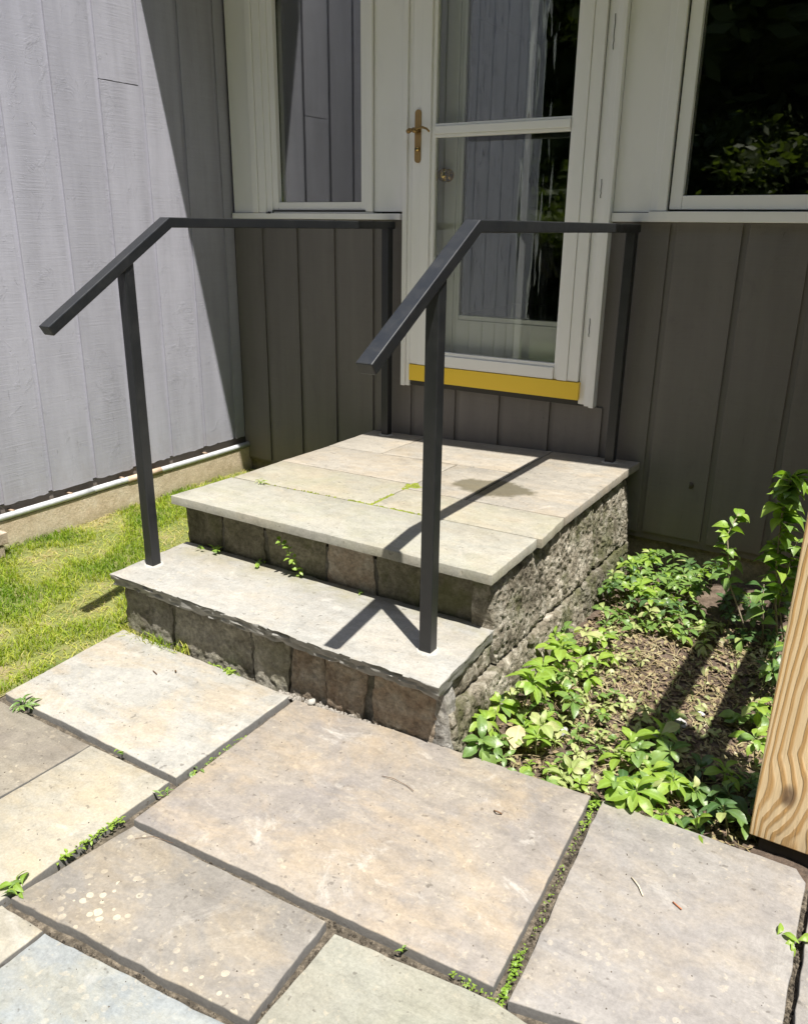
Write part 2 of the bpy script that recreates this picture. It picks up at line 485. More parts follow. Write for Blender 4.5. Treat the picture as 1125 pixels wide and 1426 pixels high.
gA = (0.215, 0.205, 0.18)
fm = flagstone_mat
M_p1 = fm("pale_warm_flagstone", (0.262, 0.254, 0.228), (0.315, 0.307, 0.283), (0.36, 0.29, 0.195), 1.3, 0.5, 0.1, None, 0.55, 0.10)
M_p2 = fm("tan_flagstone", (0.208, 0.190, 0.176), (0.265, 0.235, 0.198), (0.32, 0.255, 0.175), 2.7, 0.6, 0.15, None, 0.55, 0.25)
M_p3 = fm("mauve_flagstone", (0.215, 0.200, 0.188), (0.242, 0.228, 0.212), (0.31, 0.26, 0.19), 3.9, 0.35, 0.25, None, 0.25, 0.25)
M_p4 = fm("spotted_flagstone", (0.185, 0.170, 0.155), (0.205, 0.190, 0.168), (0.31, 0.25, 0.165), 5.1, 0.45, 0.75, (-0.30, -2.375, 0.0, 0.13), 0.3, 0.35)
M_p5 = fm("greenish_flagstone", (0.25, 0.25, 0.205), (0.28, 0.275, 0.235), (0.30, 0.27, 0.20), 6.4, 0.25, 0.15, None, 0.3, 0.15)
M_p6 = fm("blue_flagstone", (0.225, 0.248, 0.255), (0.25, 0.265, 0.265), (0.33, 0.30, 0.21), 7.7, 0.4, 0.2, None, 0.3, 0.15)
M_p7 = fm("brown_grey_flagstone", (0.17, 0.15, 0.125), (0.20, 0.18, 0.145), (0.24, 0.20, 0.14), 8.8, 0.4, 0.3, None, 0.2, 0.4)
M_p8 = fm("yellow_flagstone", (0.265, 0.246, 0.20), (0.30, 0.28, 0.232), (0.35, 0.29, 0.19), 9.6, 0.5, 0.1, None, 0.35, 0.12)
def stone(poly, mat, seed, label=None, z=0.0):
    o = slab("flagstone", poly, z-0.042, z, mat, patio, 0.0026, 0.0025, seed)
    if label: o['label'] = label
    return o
stone([(-1.157, -2.026), (-0.466, -2.028), (-0.474, -1.592), (-1.195, -1.578)], M_p1, 1, "pale warm flagstone with orange stains left of the big flagstone")
stone([(-0.435, -2.183), (0.440, -2.132), (0.402, -1.540), (-0.10, -1.566), (-0.448, -1.598)], M_p2, 2, "largest flagstone, tan with mauve patches, in front of the steps")
stone([(0.475, -2.142), (0.889, -2.05), (0.872, -1.56), (0.850, -1.527), (0.431, -1.537)], M_p3, 3, "mauve grey flagstone at the foot of the wooden post")
stone([(-0.456, -2.470), (0.122, -2.415), (0.104, -2.176), (-0.418, -2.196)], M_p4, 4, "grey brown flagstone freckled with pale lichen spots")
stone([(-1.6, -2.325), (-0.757, -2.305), (-0.750, -2.054), (-1.6, -2.06)], M_p7, 5, "dark brown grey flagstone at the left edge")
stone([(-0.755, -2.56), (-0.466, -2.55), (-0.468, -2.046), (-0.746, -2.054)], M_p8, 6, "yellowish flagstone between the dark one and the spotted one")
stone([(0.142, -2.9), (0.70, -2.9), (0.70, -2.188), (0.455, -2.156), (0.134, -2.190)], M_p5, 7, "greenish grey flagstone at the bottom middle")
stone([(-0.325, -2.95), (0.118, -2.95), (0.118, -2.438), (-0.325, -2.487)], M_p6, 8, "blue grey flagstone at the bottom left corner")
stone([(-0.80, -2.95), (-0.333, -2.95), (-0.333, -2.486), (-0.455, -2.490), (-0.463, -2.568), (-0.80, -2.573)], M_p8, 9)
stone([(0.714, -2.9), (1.5, -2.9), (1.5, -2.07), (0.905, -2.066), (0.714, -2.115)], M_p7, 10)
stone([(0.906, -2.055), (1.7, -2.05), (1.7, -1.56), (0.886, -1.56)], M_p3, 11)
stone([(-1.6, -2.95), (-0.815, -2.95), (-0.815, -2.575), (-0.77, -2.57), (-0.765, -2.33), (-1.6, -2.335)], M_p1, 12)
for k, (x0, x1, y0, y1, mm) in enumerate(((-1.6, -0.6, -3.7, -2.97, M_p5), (-0.58, 0.2, -3.8, -2.97, M_p3), (0.22, 1.2, -3.6, -2.92, M_p1), (1.22, 2.2, -3.6, -2.92, M_p2), (1.52, 2.25, -2.9, -2.07, M_p6))):
    stone([(x0, y0), (x1, y0), (x1, y1), (x0, y1)], mm, 20+k)

# ------------------------------------------------------------------ stone steps
steps = thing("stone_steps", "two mortared stone steps with bluestone treads leading up to the white door", "steps", (-0.6, -0.8, 0))
ZT, ZP = 0.198, 0.384
def warp(x, y):
    b = min(1, max(0, (y+1.30)/1.30))
    a = min(1, max(0, -x/1.24))
    return b*(0.016-0.046*a)
# mortar core
box("core", -1.190, -0.035, -1.231, -0.004, -0.12, ZP-0.075, M_mortar, steps, 0)
box("core", -1.180, -0.03, -1.548, -1.2315, -0.12, ZT-0.045, M_mortar, steps, 0)

def rough_face(name, a0, a1, b0, b1, d, depth, axis, sgn, mat, parent, amp=0.012, seed=0, res=0.012, freq=14, shape=None, edge=0.010, pit=0.0, sk0=0.0, sk1=0.0, facet=0.0):
    fr_ = random.Random(int(seed*131)+7)
    planes = [(fr_.uniform(a0, a1), fr_.uniform(b0, b1), fr_.uniform(-0.55, 0.55), fr_.uniform(-0.5, 0.5), fr_.uniform(0.3, 1.0)) for _ in range(7)]
    """block whose visible face is a displaced grid; a = horizontal run, b = height"""
    na = max(3, int((a1-a0)/res)); nb = max(3, int((b1-b0)/res))
    vv, ff = [], []
    for j in range(nb+1):
        for i in range(na+1):
            u, v = i/na, j/nb
            aL = a0+sk0*(v-0.5); aR = a1+sk1*(v-0.5)
            a = aL+(aR-aL)*u; b = b0+(b1-b0)*v
            ea = min(u, 1-u)*(a1-a0); eb = min(v, 1-v)*(b1-b0)
            e = min(ea, eb)
            roundf = -edge*(1-min(1, e/0.022))**2
            P = Vector((a*freq, b*freq, seed*7.7))
            dd = noise.fractal(P, 0.75, 2.1, 6)*amp + abs(noise.noise(P*0.45))*amp*1.2 + roundf
            if shape: dd += shape(a, b)
            if facet:
                wa, wb = a+0.010*noise.noise(Vector((a*30, b*30, seed))), b+0.010*noise.noise(Vector((a*30, b*30, seed+5)))
                dd += facet*min(1.3, min(h_+(s1_*(wa-pa)+s2_*(wb-pb))*9 for pa, pb, s1_, s2_, h_ in planes))
            if pit: dd += pit*noise.fractal(Vector((a*75, b*75, seed*3.1)), 0.6, 2.2, 3) - pit*0.6*max(0, noise.noise(Vector((a*38, b*38, seed*9.1))))
            # ragged outline
            w = (1-min(1, e/0.03))
            a2 = a + w*0.007*noise.noise(Vector((a*30, b*30, seed+3)))
            b2 = b + w*0.007*noise.noise(Vector((a*30, b*30, seed+8)))
            dist = d + sgn*dd
            vv.append((a2, dist, b2) if axis == 'y' else (dist, a2, b2))
    for j in range(nb):
        for i in range(na):
            k = j*(na+1)+i
            ff.append((k, k+1, k+na+2, k+na+1))
    # rim going back
    rim = [i for i in range(na+1)] + [(j)*(na+1)+na for j in range(1, nb+1)] + [nb*(na+1)+i for i in range(na-1, -1, -1)] + [j*(na+1) for j in range(nb-1, 0, -1)]
    base = len(vv)
    for r_ in rim:
        x, y, z = vv[r_]
        vv.append((x, d-sgn*depth, z) if axis == 'y' else (d-sgn*depth, y, z))
    L = len(rim)
    for i in range(L):
        ff.append((rim[i], base+i, base+(i+1) % L, rim[(i+1) % L]))
    ff.append(tuple(range(base, base+L)))
    bm = bmesh.new()
    me = bpy.data.meshes.new(name)
    me.from_pydata(vv, [], ff)
    bm.from_mesh(me)
    bmesh.ops.recalc_face_normals(bm, faces=bm.faces)
    bm.to_mesh(me); bm.free()
    me.polygons.foreach_set('use_smooth', [True]*len(me.polygons))
    try: me.set_sharp_from_angle(angle=R(50))
    except Exception: pass
    return link(name, me, mat, parent)

M_r1 = rock_mat("grey_brown_fieldstone", (0.16, 0.145, 0.115), (0.25, 0.235, 0.195), (0.34, 0.32, 0.27), 12, 0.005, moss=0.25)
M_r2 = rock_mat("rusty_fieldstone", (0.19, 0.135, 0.095), (0.26, 0.215, 0.165), (0.33, 0.30, 0.25), 12, 0.005)
M_r3 = rock_mat("olive_fieldstone", (0.13, 0.12, 0.08), (0.19, 0.175, 0.125), (0.26, 0.235, 0.18), 11, 0.005, moss=0.5)
M_rw = rock_mat("mossy_stucco_stone", (0.10, 0.085, 0.06), (0.27, 0.24, 0.185), (0.54, 0.50, 0.42), 18, 0.014, moss=0.65, lichen=0.55)
M_rc = rock_mat("pale_corner_stone", (0.15, 0.14, 0.125), (0.25, 0.24, 0.22), (0.36, 0.35, 0.33), 16, 0.008, lichen=0.3)
# lower riser stones
low = [(-1.197, -0.982, M_r1), (-0.972, -0.650, M_r1), (-0.640, -0.502, M_r1), (-0.494, -0.372, M_r2), (-0.366, -0.238, M_r2), (-0.212, -0.004, M_r2)]
lsk = (0, 0.016, -0.02, 0.014, -0.012, 0.02, 0)
for k, (a, b, mm) in enumerate(low):
    rough_face("stone", a, b, -0.05, ZT-0.044, -1.553, 0.05, 'y', -1, mm, steps, 0.003, k+1, 0.0055, 24,
               shape=lambda a_, b_: 0.006*max(0, 1-b_/0.09), edge=0.004, pit=0.0028, facet=0.012, sk0=lsk[k], sk1=lsk[k+1])
# upper riser stones
for k, (a, b, mm) in enumerate([(-1.228, -1.062, M_r3), (-1.048, -0.868, M_r3), (-0.852, -0.612, M_r3), (-0.600, -0.425, M_r2), (-0.413, -0.262, M_r3), (-0.252, -0.032, M_r3)]):
    rough_face("stone", a, b, ZT-0.02, ZP-0.036, -1.236, 0.05, 'y', -1, mm, steps, 0.003, 20+k, 0.007, 12, edge=0.003, pit=0.0012, facet=0.007, sk0=(0, 0.012, -0.01, 0.01, -0.014, 0.01)[k], sk1=(0.012, -0.01, 0.01, -0.014, 0.01, 0)[k])
# side wall (right), two courses
side_shape = lambda y, z: 0.050*max(0, (0.34-z))/0.42
for k, (a, b, z0, z1) in enumerate([(-1.258, -0.880, 0.092, ZP-0.030), (-0.874, -0.46, 0.092, ZP-0.024), (-0.454, -0.075, 0.096, ZP-0.016),
                                     (-1.545, -1.05, -0.09, 0.086), (-1.044, -0.60, -0.09, 0.086), (-0.594, -0.075, -0.09, 0.088)]):
    rough_face("stone", a, b, z0, z1, -0.016, 0.06, 'x', 1, M_rw, steps, 0.007, 31+k, 0.005, 9, shape=(lambda y, z: side_shape(y, z)-0.006) if z0 > 0 else (lambda y, z: side_shape(y, z)+0.006), edge=0.006, pit=0.0065, facet=0.006)
rough_face("stone", -1.545, -1.262, 0.090, ZT-0.045, -0.016, 0.05, 'x', 1, M_rw, steps, 0.004, 44, 0.005, 14, shape=lambda y, z: 0.012+0.10*max(0, 0.13-z), edge=0.006, pit=0.004)
# corner rendered stone (pale), front right
rough_face("corner_stone", -0.020, 0.024, -0.06, ZT-0.050, -1.556, 0.05, 'y', -1, M_rc, steps, 0.003, 47, 0.005, 20, pit=0.003, facet=0.004, sk1=-0.040,
           shape=lambda a, b: 0.006*max(0, 1-b/0.09), edge=0.005)
# left side face
for k, (a, b, z0, z1) in enumerate([(-1.23, -0.62, -0.06, ZP-0.034), (-0.61, -0.01, -0.06, ZP-0.034), (-1.54, -1.24, -0.06, ZT-0.046)]):
    rough_face("stone", a, b, z0, z1, -1.192, 0.05, 'x', -1, M_r1, steps, 0.010, 71+k, 0.02, 12, shape=lambda y, z: 0.015)

def stain(t, col):
    # damp patch left on the slab, its own ragged outline
    p = t.n('ShaderNodeVectorMath', _operation='SUBTRACT', i0=t.tc, i1=(-0.335, -0.600, 0.384)).outputs[0]
    p = t.map(scale=(1/0.17, 1/0.105, 0.0), rot=(0, 0, -0.25), src=p)
    ln = t.n('ShaderNodeVectorMath', _operation='LENGTH', i0=p).outputs['Value']
    wob = t.math('ADD', ln, t.math('MULTIPLY', t.math('SUBTRACT', t.noise(t.tc, 9, 6, 0.65), 0.5), 1.5))
    return t.mix(t.math('MULTIPLY', t.ramp(wob, (0.70, 1), (0.94, 0)), 0.78), col, (0.075, 0.065, 0.035))
def green(t, col):
    g = t.noise(t.tc, 5, 8, 0.7, 0.4)
    return t.mix(t.math('MULTIPLY', t.ramp(g, (0.45, 0), (0.68, 1)), 0.3), col, (0.22, 0.22, 0.12))
def green_back_edge_shade(t, col):
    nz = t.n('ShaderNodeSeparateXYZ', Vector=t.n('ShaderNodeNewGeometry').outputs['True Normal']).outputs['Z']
    # shade of the split edge painted into the stone colour, picked by normal
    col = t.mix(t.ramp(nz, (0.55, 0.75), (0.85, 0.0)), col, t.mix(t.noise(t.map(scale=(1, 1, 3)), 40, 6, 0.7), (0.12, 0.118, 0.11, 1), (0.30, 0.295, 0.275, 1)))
    # algae where the tread meets the riser
    y = t.n('ShaderNodeSeparateXYZ', Vector=t.tc).outputs['Y']
    m = t.math('MULTIPLY', t.ramp(t.math('ADD', y, 1.40), (0.0, 0), (0.15, 1)), t.ramp(t.noise(t.tc, 12, 8, 0.7), (0.40, 0), (0.62, 1)))
    return t.mix(t.math('MULTIPLY', m, 0.6), col, (0.22, 0.20, 0.10))
sm = lambda n, b, s, w=0.3, ex=None, wh=0.35, warm=(0.33, 0.26, 0.17): fm(n, b, tuple(c*1.08 for c in b), warm, s, w, 0.1, None, wh, 0.12, 0.7, ex, False)
M_t1 = sm("smooth_grey_bluestone", (0.275, 0.27, 0.25), 11.2, 0.2, green_back_edge_shade, 0.45)
M_s1 = sm("green_grey_bluestone", (0.275, 0.268, 0.232), 12.9, 0.2, green, 0.25)
M_s2 = sm("mossy_tan_bluestone", (0.27, 0.255, 0.21), 14.1, 0.3, green, 0.25)
M_s3 = sm("tan_bluestone", (0.262, 0.242, 0.208), 15.3, 0.35, None, 0.25)
M_s4 = sm("stained_bluestone", (0.25, 0.232, 0.20), 16.5, 0.35, stain, 0.35)
# lower tread: rock-faced front and ends
front_rough = lambda p, n: (0.35 if n.x > 0.6 else 1.0) if p.y < -1.27 else 0.1
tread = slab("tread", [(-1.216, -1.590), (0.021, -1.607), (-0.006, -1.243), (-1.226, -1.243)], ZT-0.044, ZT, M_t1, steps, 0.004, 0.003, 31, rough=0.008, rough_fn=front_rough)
tread['label'] = "lower tread, one long grey bluestone with a chipped rock face edge"
def pslab(poly, mat, seed, label=None):
    o = slab("platform_slab", poly, ZP-0.030, ZP, mat, steps, 0.0022, 0.0022, seed, fz=warp)
    if label: o['label'] = label
pslab([(-1.226, -1.300), (0.003, -1.302), (-0.003, -0.989), (-0.60, -0.992), (-1.222, -1.052+0.045)], M_s1, 41, "long front slab of the platform")
pslab([(-1.218, -0.999), (-0.610, -0.986), (-0.610, -0.712), (-1.232, -0.712)], M_s2, 42)
pslab([(-0.602, -0.986), (0.011, -0.983), (-0.004, -0.772), (-0.604, -0.772)], M_s2, 43)
pslab([(-1.234, -0.706), (-0.612, -0.706), (-0.612, -0.390), (-1.236, -0.390)], M_s3, 44)
pslab([(-0.605, -0.766), (-0.366, -0.766), (-0.366, -0.386), (-0.605, -0.386)], M_s4, 45, "slab with the dark damp stain")
pslab([(-0.361, -0.766), (-0.004, -0.766), (-0.002, -0.10), (0.004, -0.004), (-0.361, -0.004)], M_s4, 46)
pslab([(-1.240, -0.384), (-0.972, -0.384), (-0.972, -0.004), (-1.262, -0.004)], M_s3, 47)
pslab([(-0.967, -0.382), (-0.366, -0.380), (-0.366, -0.004), (-0.967, -0.004)], M_s3, 48)
# moss in the slab joints
M_moss = rock_mat("bright_moss", (0.10, 0.11, 0.02), (0.17, 0.20, 0.03), (0.24, 0.27, 0.04), 40, 0.004)
rm = random.Random(5)
mv, mf = [], []
def blob(cx, cy, cz, r, h, vv, ff, rng, n=7):
    b = len(vv)
    vv.append((cx, cy, cz+h))
    for k in range(n):
        a = 2*math.pi*k/n
        rr = r*rng.uniform(0.7, 1.2)
        vv.append((cx+rr*0.6*math.cos(a), cy+rr*0.6*math.sin(a), cz+h*0.7))
    for k in range(n):
        a = 2*math.pi*k/n
        rr = r*rng.uniform(0.8, 1.25)
        vv.append((cx+rr*math.cos(a), cy+rr*math.sin(a), cz-0.002))
    for k in range(n):
        k2 = (k+1) % n
        ff.append((b, b+1+k, b+1+k2))
        ff.append((b+1+k, b+1+n+k, b+1+n+k2, b+1+k2))
def moss_line(x0, y0, x1, y1, n, r=0.006, spread=0.003):
    for _ in range(n):
        t = rm.random()
        x = x0+(x1-x0)*t+rm.gauss(0, spread); y = y0+(y1-y0)*t+rm.gauss(0, spread)
        blob(x, y, ZP+warp(x, y), r*rm.uniform(0.5, 1.3), rm.uniform(0.001, 0.0035), mv, mf, rm)
moss_line(-0.70, -0.989, -0.36, -0.988, 85, 0.005, 0.002)
moss_line(-0.605, -0.985, -0.606, -0.85, 45, 0.006, 0.003)
moss_line(-0.606, -0.77, -0.606, -0.70, 40, 0.008, 0.008)
moss_line(-0.60, -0.745, -0.575, -0.735, 25, 0.008, 0.007)
moss_line(-1.10, -1.00, -0.75, -0.99, 25, 0.004, 0.002)
mo = mesh("moss", mv, mf, M_moss, steps, True); mo['kind'] = 'stuff'
# squeezed mortar crumbs at the riser foot
M_crumb = rock_mat('mortar_grit', (0.22, 0.20, 0.17), (0.36, 0.33, 0.29), (0.46, 0.43, 0.39), 60, 0.001)
rg = random.Random(9)
gv, gf = [], []
for _ in range(420):
    t = rg.random()
    blob(-0.52+0.47*t, -1.583+rg.gauss(0, 0.007), -0.006, rg.uniform(0.002, 0.007), rg.uniform(0.002, 0.006), gv, gf, rg, 5)
gr = mesh("mortar_crumbs", gv, gf, M_crumb, steps, False); gr['kind'] = 'stuff'

# ------------------------------------------------------------------ handrails
def handrail(x, yb, label):
    t = thing("handrail", label, "handrail", (x, -1.46, ZT), "black handrails either side of the steps")
    w = 0.018
    zt, th, hw = 1.286, 0.030, 0.0215
    P0 = Vector((0, -1.752, 1.000)); P1 = Vector((0, -1.292, zt)); P2 = Vector((0, yb+0.030, zt))
    d = (P1-P0).normalized()
    nrm = Vector((0, -d.z, d.y))
    # profile path in the y-z plane, top line then bottom line
    k = th*math.tan(math.atan2(d.z, d.y)/2)
    top = [(P0.y, P0.z), (P1.y, P1.z), (P2.y, P2.z)]
    bot = [(P0.y-nrm.y*th, P0.z-nrm.z*th), (P1.y+k, P1.z-th), (P2.y, P2.z-th)]
    bm = bmesh.new()
    A = [bm.verts.new((x-hw, y, z)) for y, z in top+bot[::-1]]
    B = [bm.verts.new((x+hw, y, z)) for y, z in top+bot[::-1]]
    n = 6
    bm.faces.new((A[0], A[1], A[4], A[5])); bm.faces.new((A[1], A[2], A[3], A[4]))
    bm.faces.new((B[5], B[4], B[1], B[0])); bm.faces.new((B[4], B[3], B[2], B[1]))
    for i in range(n):
        j = (i+1) % n
        bm.faces.new((A[j], A[i], B[i], B[j]))
    bmesh.ops.recalc_face_normals(bm, faces=bm.faces)
    es = [e for e in bm.edges if len(e.link_faces) == 2 and e.calc_face_angle() > 0.9]
    bmesh.ops.bevel(bm, geom=es, offset=0.0028, segments=2, profile=0.5, affect='EDGES')
    o = bm_obj("top_rail", bm, M_black, t)
    # front post: its top is cut to the slope
    yf = -1.458
    zc = lambda y: P0.z + (y-P0.y)*d.z/d.y - th/d.y*0.98
    bm = bmesh.new()
    q = []
    for (dx, dy) in ((-w, -w), (w, -w), (w, w), (-w, w)):
        q.append(bm.verts.new((x+dx, yf+dy, ZT-0.01)))
    for (dx, dy) in ((-w, -w), (w, -w), (w, w), (-w, w)):
        q.append(bm.verts.new((x+dx, yf+dy, zc(yf+dy)+0.003)))
    for f in ((0, 3, 2, 1), (4, 5, 6, 7), (0, 1, 5, 4), (1, 2, 6, 5), (2, 3, 7, 6), (3, 0, 4, 7)):
        bm.faces.new([q[i] for i in f])
    es = [e for e in bm.edges if abs((e.verts[0].co-e.verts[1].co).normalized().z) > 0.9]
    bmesh.ops.bevel(bm, geom=es, offset=0.0028, segments=2, profile=0.5, affect='EDGES')
    bm_obj("post", bm, M_black, t)
    zb = ZP+warp(x, yb)
    bm = bmesh.new()
    bm_box(bm, x-w, x+w, yb-w, yb+w, zb-0.01, zt-th+0.002, 0.0028)
    bm_obj("post", bm, M_black, t)
    for (yy, zz) in ((yf, ZT), (yb, zb)):
        rr = random.Random(int(x*1000+yy*100))
        nn = 28
        vv = [(x, yy, zz+0.003)]; ff = []
        radii = [rr.uniform(0.031, 0.036) for _ in range(nn)]
        for ring, (mul, h) in enumerate(((0.88, 0.003), (1.0, -0.001))):
            for i in range(nn):
                a = 2*math.pi*i/nn
                vv.append((x+radii[i]*mul*math.cos(a), yy+radii[i]*mul*math.sin(a), zz+h))
        for i in range(nn):
            j = (i+1) % nn
            ff.append((0, 1+i, 1+j)); ff.append((1+i, 1+nn+i, 1+nn+j, 1+j))
        mesh("grout_ring", vv, ff, M_grout, t, False)
handrail(-0.100, -0.055, "black square tube handrail on the right edge of the steps, nearest the garden bed")
handrail(-1.158, -0.058, "black square tube handrail on the left edge of the steps, beside the lawn")

# ------------------------------------------------------------------ house
house = thing("house", "grey board sided house with white framed door and windows in an inside corner", "house", (-0.5, 0.1, 0))
SEG = 0.0135
# back wall: dark backing just behind the boards
bmw = bmesh.new()
for (a, b, c, d) in ((-2.09, -1.085, 0.085, 1.293), (-1.085, -0.235, 0.085, 0.5935), (-0.235, 4.0, 0.085, 1.293)):
    bm_box(bmw, a, b, 0.009, 0.10, c, d)
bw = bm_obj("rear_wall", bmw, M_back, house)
bw['label'] = "dark grey board siding in shade under the eave"
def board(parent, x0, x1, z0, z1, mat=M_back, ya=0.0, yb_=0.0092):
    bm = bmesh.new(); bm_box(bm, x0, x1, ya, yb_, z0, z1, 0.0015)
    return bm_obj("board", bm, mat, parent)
g = [-2.091, -1.905, -1.692, -1.475, -1.262, -1.055, -0.826, -0.613, -0.382, -0.158, 0.030, 0.278, 0.500, 0.725, 0.95, 1.17, 1.39, 1.61, 1.84, 2.06, 2.5, 3.0, 3.5, 4.0]
rb = random.Random(3)
for i in range(len(g)-1):
    zt = 1.2925
    if -1.06 < (g[i]+g[i+1])/2 < -0.25: zt = 0.5935
    x0, x1 = g[i]+(0.011 if i else 0), g[i+1]-0.011
    zb = (0.112 if g[i] > -0.2 else 0.100) + rb.uniform(-0.004, 0.004)
    if g[i] < -1.06 and g[i+1] > -1.06:
        board(bw, x0, x1, zb, zt)
    else:
        board(bw, x0, x1, zb, zt)
box("foundation", -2.10, 4.0, 0.022, 0.30, -0.3, 0.112, rock_mat("dirty_concrete", (0.13, 0.11, 0.07), (0.19, 0.165, 0.11), (0.25, 0.22, 0.16), 6, 0.003), house, 0)

# left (sunlit) wall, plane x = XW
XW = -2.093
lw = box("side_wall", XW-0.10, XW-0.009, -3.40, 0.10, 0.209, 3.2, M_side, house, 0)
lw['label'] = "sunlit pale lavender grey board siding"
gy = [0.0, -0.075, -0.290, -0.510, -0.732, -0.952, -1.172, -1.392, -1.612, -1.832, -2.052, -2.272, -2.492, -2.712, -2.932, -3.152, -3.30]
for i in range(len(gy)-1):
    y1, y0 = gy[i]-(0.0125 if i else 0.001), gy[i+1]+0.0125
    zb = 0.205+rb.uniform(-0.006, 0.004)
    spans = [(zb, 3.2)]
    if i == 3:                               # butt joint and split near the top of the picture
        spans = [(zb, 1.805), (1.8085, 3.2)]
    for (za, zc_) in spans:
        bm = bmesh.new()
        # ragged lower end
        n = 10
        yy = [y0+(y1-y0)*k/n for k in range(n+1)]
        za_l = [za+(rb.uniform(-0.003, 0.003) if za < 1 else rb.uniform(-0.0008, 0.0008)) for _ in yy]
        fr = [bm.verts.new((XW, yy[k], za_l[k])) for k in range(n+1)]
        bk = [bm.verts.new((XW-0.009, yy[k], za_l[k])) for k in range(n+1)]
        ft = [bm.verts.new((XW, yy[k], zc_)) for k in range(n+1)]
        bt = [bm.verts.new((XW-0.009, yy[k], zc_)) for k in range(n+1)]
        for k in range(n):
            bm.faces.new((fr[k], fr[k+1], ft[k+1], ft[k])); bm.faces.new((bk[k+1], bk[k], fr[k], fr[k+1]) if False else (bk[k], bk[k+1], fr[k+1], fr[k]))
        bm.faces.new((fr[0], ft[0], bt[0], bk[0])); bm.faces.new((fr[n], bk[n], bt[n], ft[n]))
        bm_obj("board", bm, M_side, lw)
box("corner_trim", XW-0.12, XW+0.014, -3.41, -3.29, 0.2, 3.2, M_white, house)
box("end_wall", -7.0, XW-0.1, -3.40, -3.30, 0.2, 3.2, M_side, house, 0)
def conc_mat():
    t = NT("tan_concrete_footing")
    n = t.noise(t.tc, 8, 9, 0.7)
    col = t.ramp(n, (0.3, (0.45, 0.36, 0.25)), (0.5, (0.58, 0.48, 0.35)), (0.7, (0.68, 0.60, 0.47)))
    col = t.mix(1.0, col, t.ramp(t.noise(t.tc, 140, 5, 0.8), (0.3, 0.72), (0.7, 1.2)), 'MULTIPLY')
    z = t.n('ShaderNodeSeparateXYZ', Vector=t.tc).outputs['Z']
    alg = t.math('MULTIPLY', t.ramp(t.math('ADD', z, t.math('MULTIPLY', n, 0.05)), (0.055, 1), (0.10, 0)), 0.5)
    col = t.mix(alg, col, (0.22, 0.22, 0.12))
    return t.fin(col, 0.95, t.bump(t.noise(t.tc, 80, 7, 0.8), 0.004), spec=0.2)
M_conc = conc_mat()
box("footing", XW-0.30, XW+0.024, -3.42, 0.02, -0.3, 0.1515, M_conc, house, 0.004)
box("footing_sill", XW-0.30, XW-0.016, -3.42, 0.02, 0.152, 0.2035, M_back, house, 0)
# conduit along the footing
cd = tube("conduit", [(XW+0.017, y, 0.1655+0.0015*math.sin(y*5)) for y in [0.018-0.1*k for k in range(11)]], 0.0135, M_pipe, house, 12)
cd['label'] = "galvanised conduit along the foot of the sunlit wall"
tube("conduit", [(XW+0.017, -0.982-0.1*k, 0.1655) for k in range(24)], 0.0135, M_pipe, house, 12)
tube("conduit_sleeve", [(XW+0.017, -0.60, 0.1655), (XW+0.017, -0.80, 0.1655)], 0.0146, M_pipe_r, house, 12)
M_brick0 = metal_mat('rusty_strap', (0.30, 0.22, 0.16), 0.8)
for y in (-0.30, -0.815, -1.09, -1.36):
    box("conduit_strap", XW-0.0155, XW+0.020, y-0.006, y+0.006, 0.1785, 0.1815, M_brick0, house, 0.001)

# eave and roofs
box("eave", -2.09, 4.6, -0.563, 0.30, 2.600, 2.76, M_white, house, 0)
box("roof", -2.09, 4.8, -0.60, 4.4, 2.762, 2.95, M_roof, house, 0)
box("roof", -7.3, XW+0.05, -3.65, 4.4, 3.202, 3.4, M_roof, house, 0)
# interior shell
M_room = NT("dim_interior").fin((0.05, 0.05, 0.045), 0.9)
rm_ = bmesh.new()
for (a, b, c, d, e, f) in ((-2.09, 4.0, 3.4, 3.5, 0.3, 2.6), (-2.19, -2.09, 0.10, 3.5, 0.3, 2.6), (4.0, 4.1, 0.0, 3.5, 0.0, 2.6), (-2.09, 4.0, 0.10, 3.4, 0.55, 0.66), (-2.09, 4.0, 0.302, 3.4, 2.597, 2.70)):
    bm_box(rm_, a, b, c, d, e, f)
bm_obj("room", rm_, M_room, house)

# white band above the sill: panels, casings, sills
Z_TOP = 2.60
def wbox(name, x0, x1, y0, y1, z0, z1, parent=house, mat=M_white, bev=0.002):
    return box(name, x0, x1, y0, y1, z0, z1, mat, parent, bev)
wbox("wall_panel", -2.080, -1.946, -0.004, 0.10, 1.320, Z_TOP)
wbox("wall_panel", -1.262, -1.118, -0.004, 0.10, 1.326, Z_TOP)
wbox("wall_panel", -0.197, -0.058, -0.004, 0.10, 1.327, Z_TOP)
wbox("sill_board", -2.078, -1.118, -0.022, 0.10, 1.2935, 1.3185)
wbox("sill_board", -0.197, -0.060, -0.014, 0.10, 1.2935, 1.3245)
box("seam", -2.078, -1.118, -0.003, 0.05, 1.3186, 1.3198, M_seam, house, 0)
box("seam", -0.197, -0.060, -0.003, 0.05, 1.3246, 1.3268, M_seam, house, 0)

def frame_member(name, x0, x1, y0, y1, z0, z1, parent):
    return wbox(name, x0, x1, y0, y1, z0, z1, parent, M_white2, 0.002)
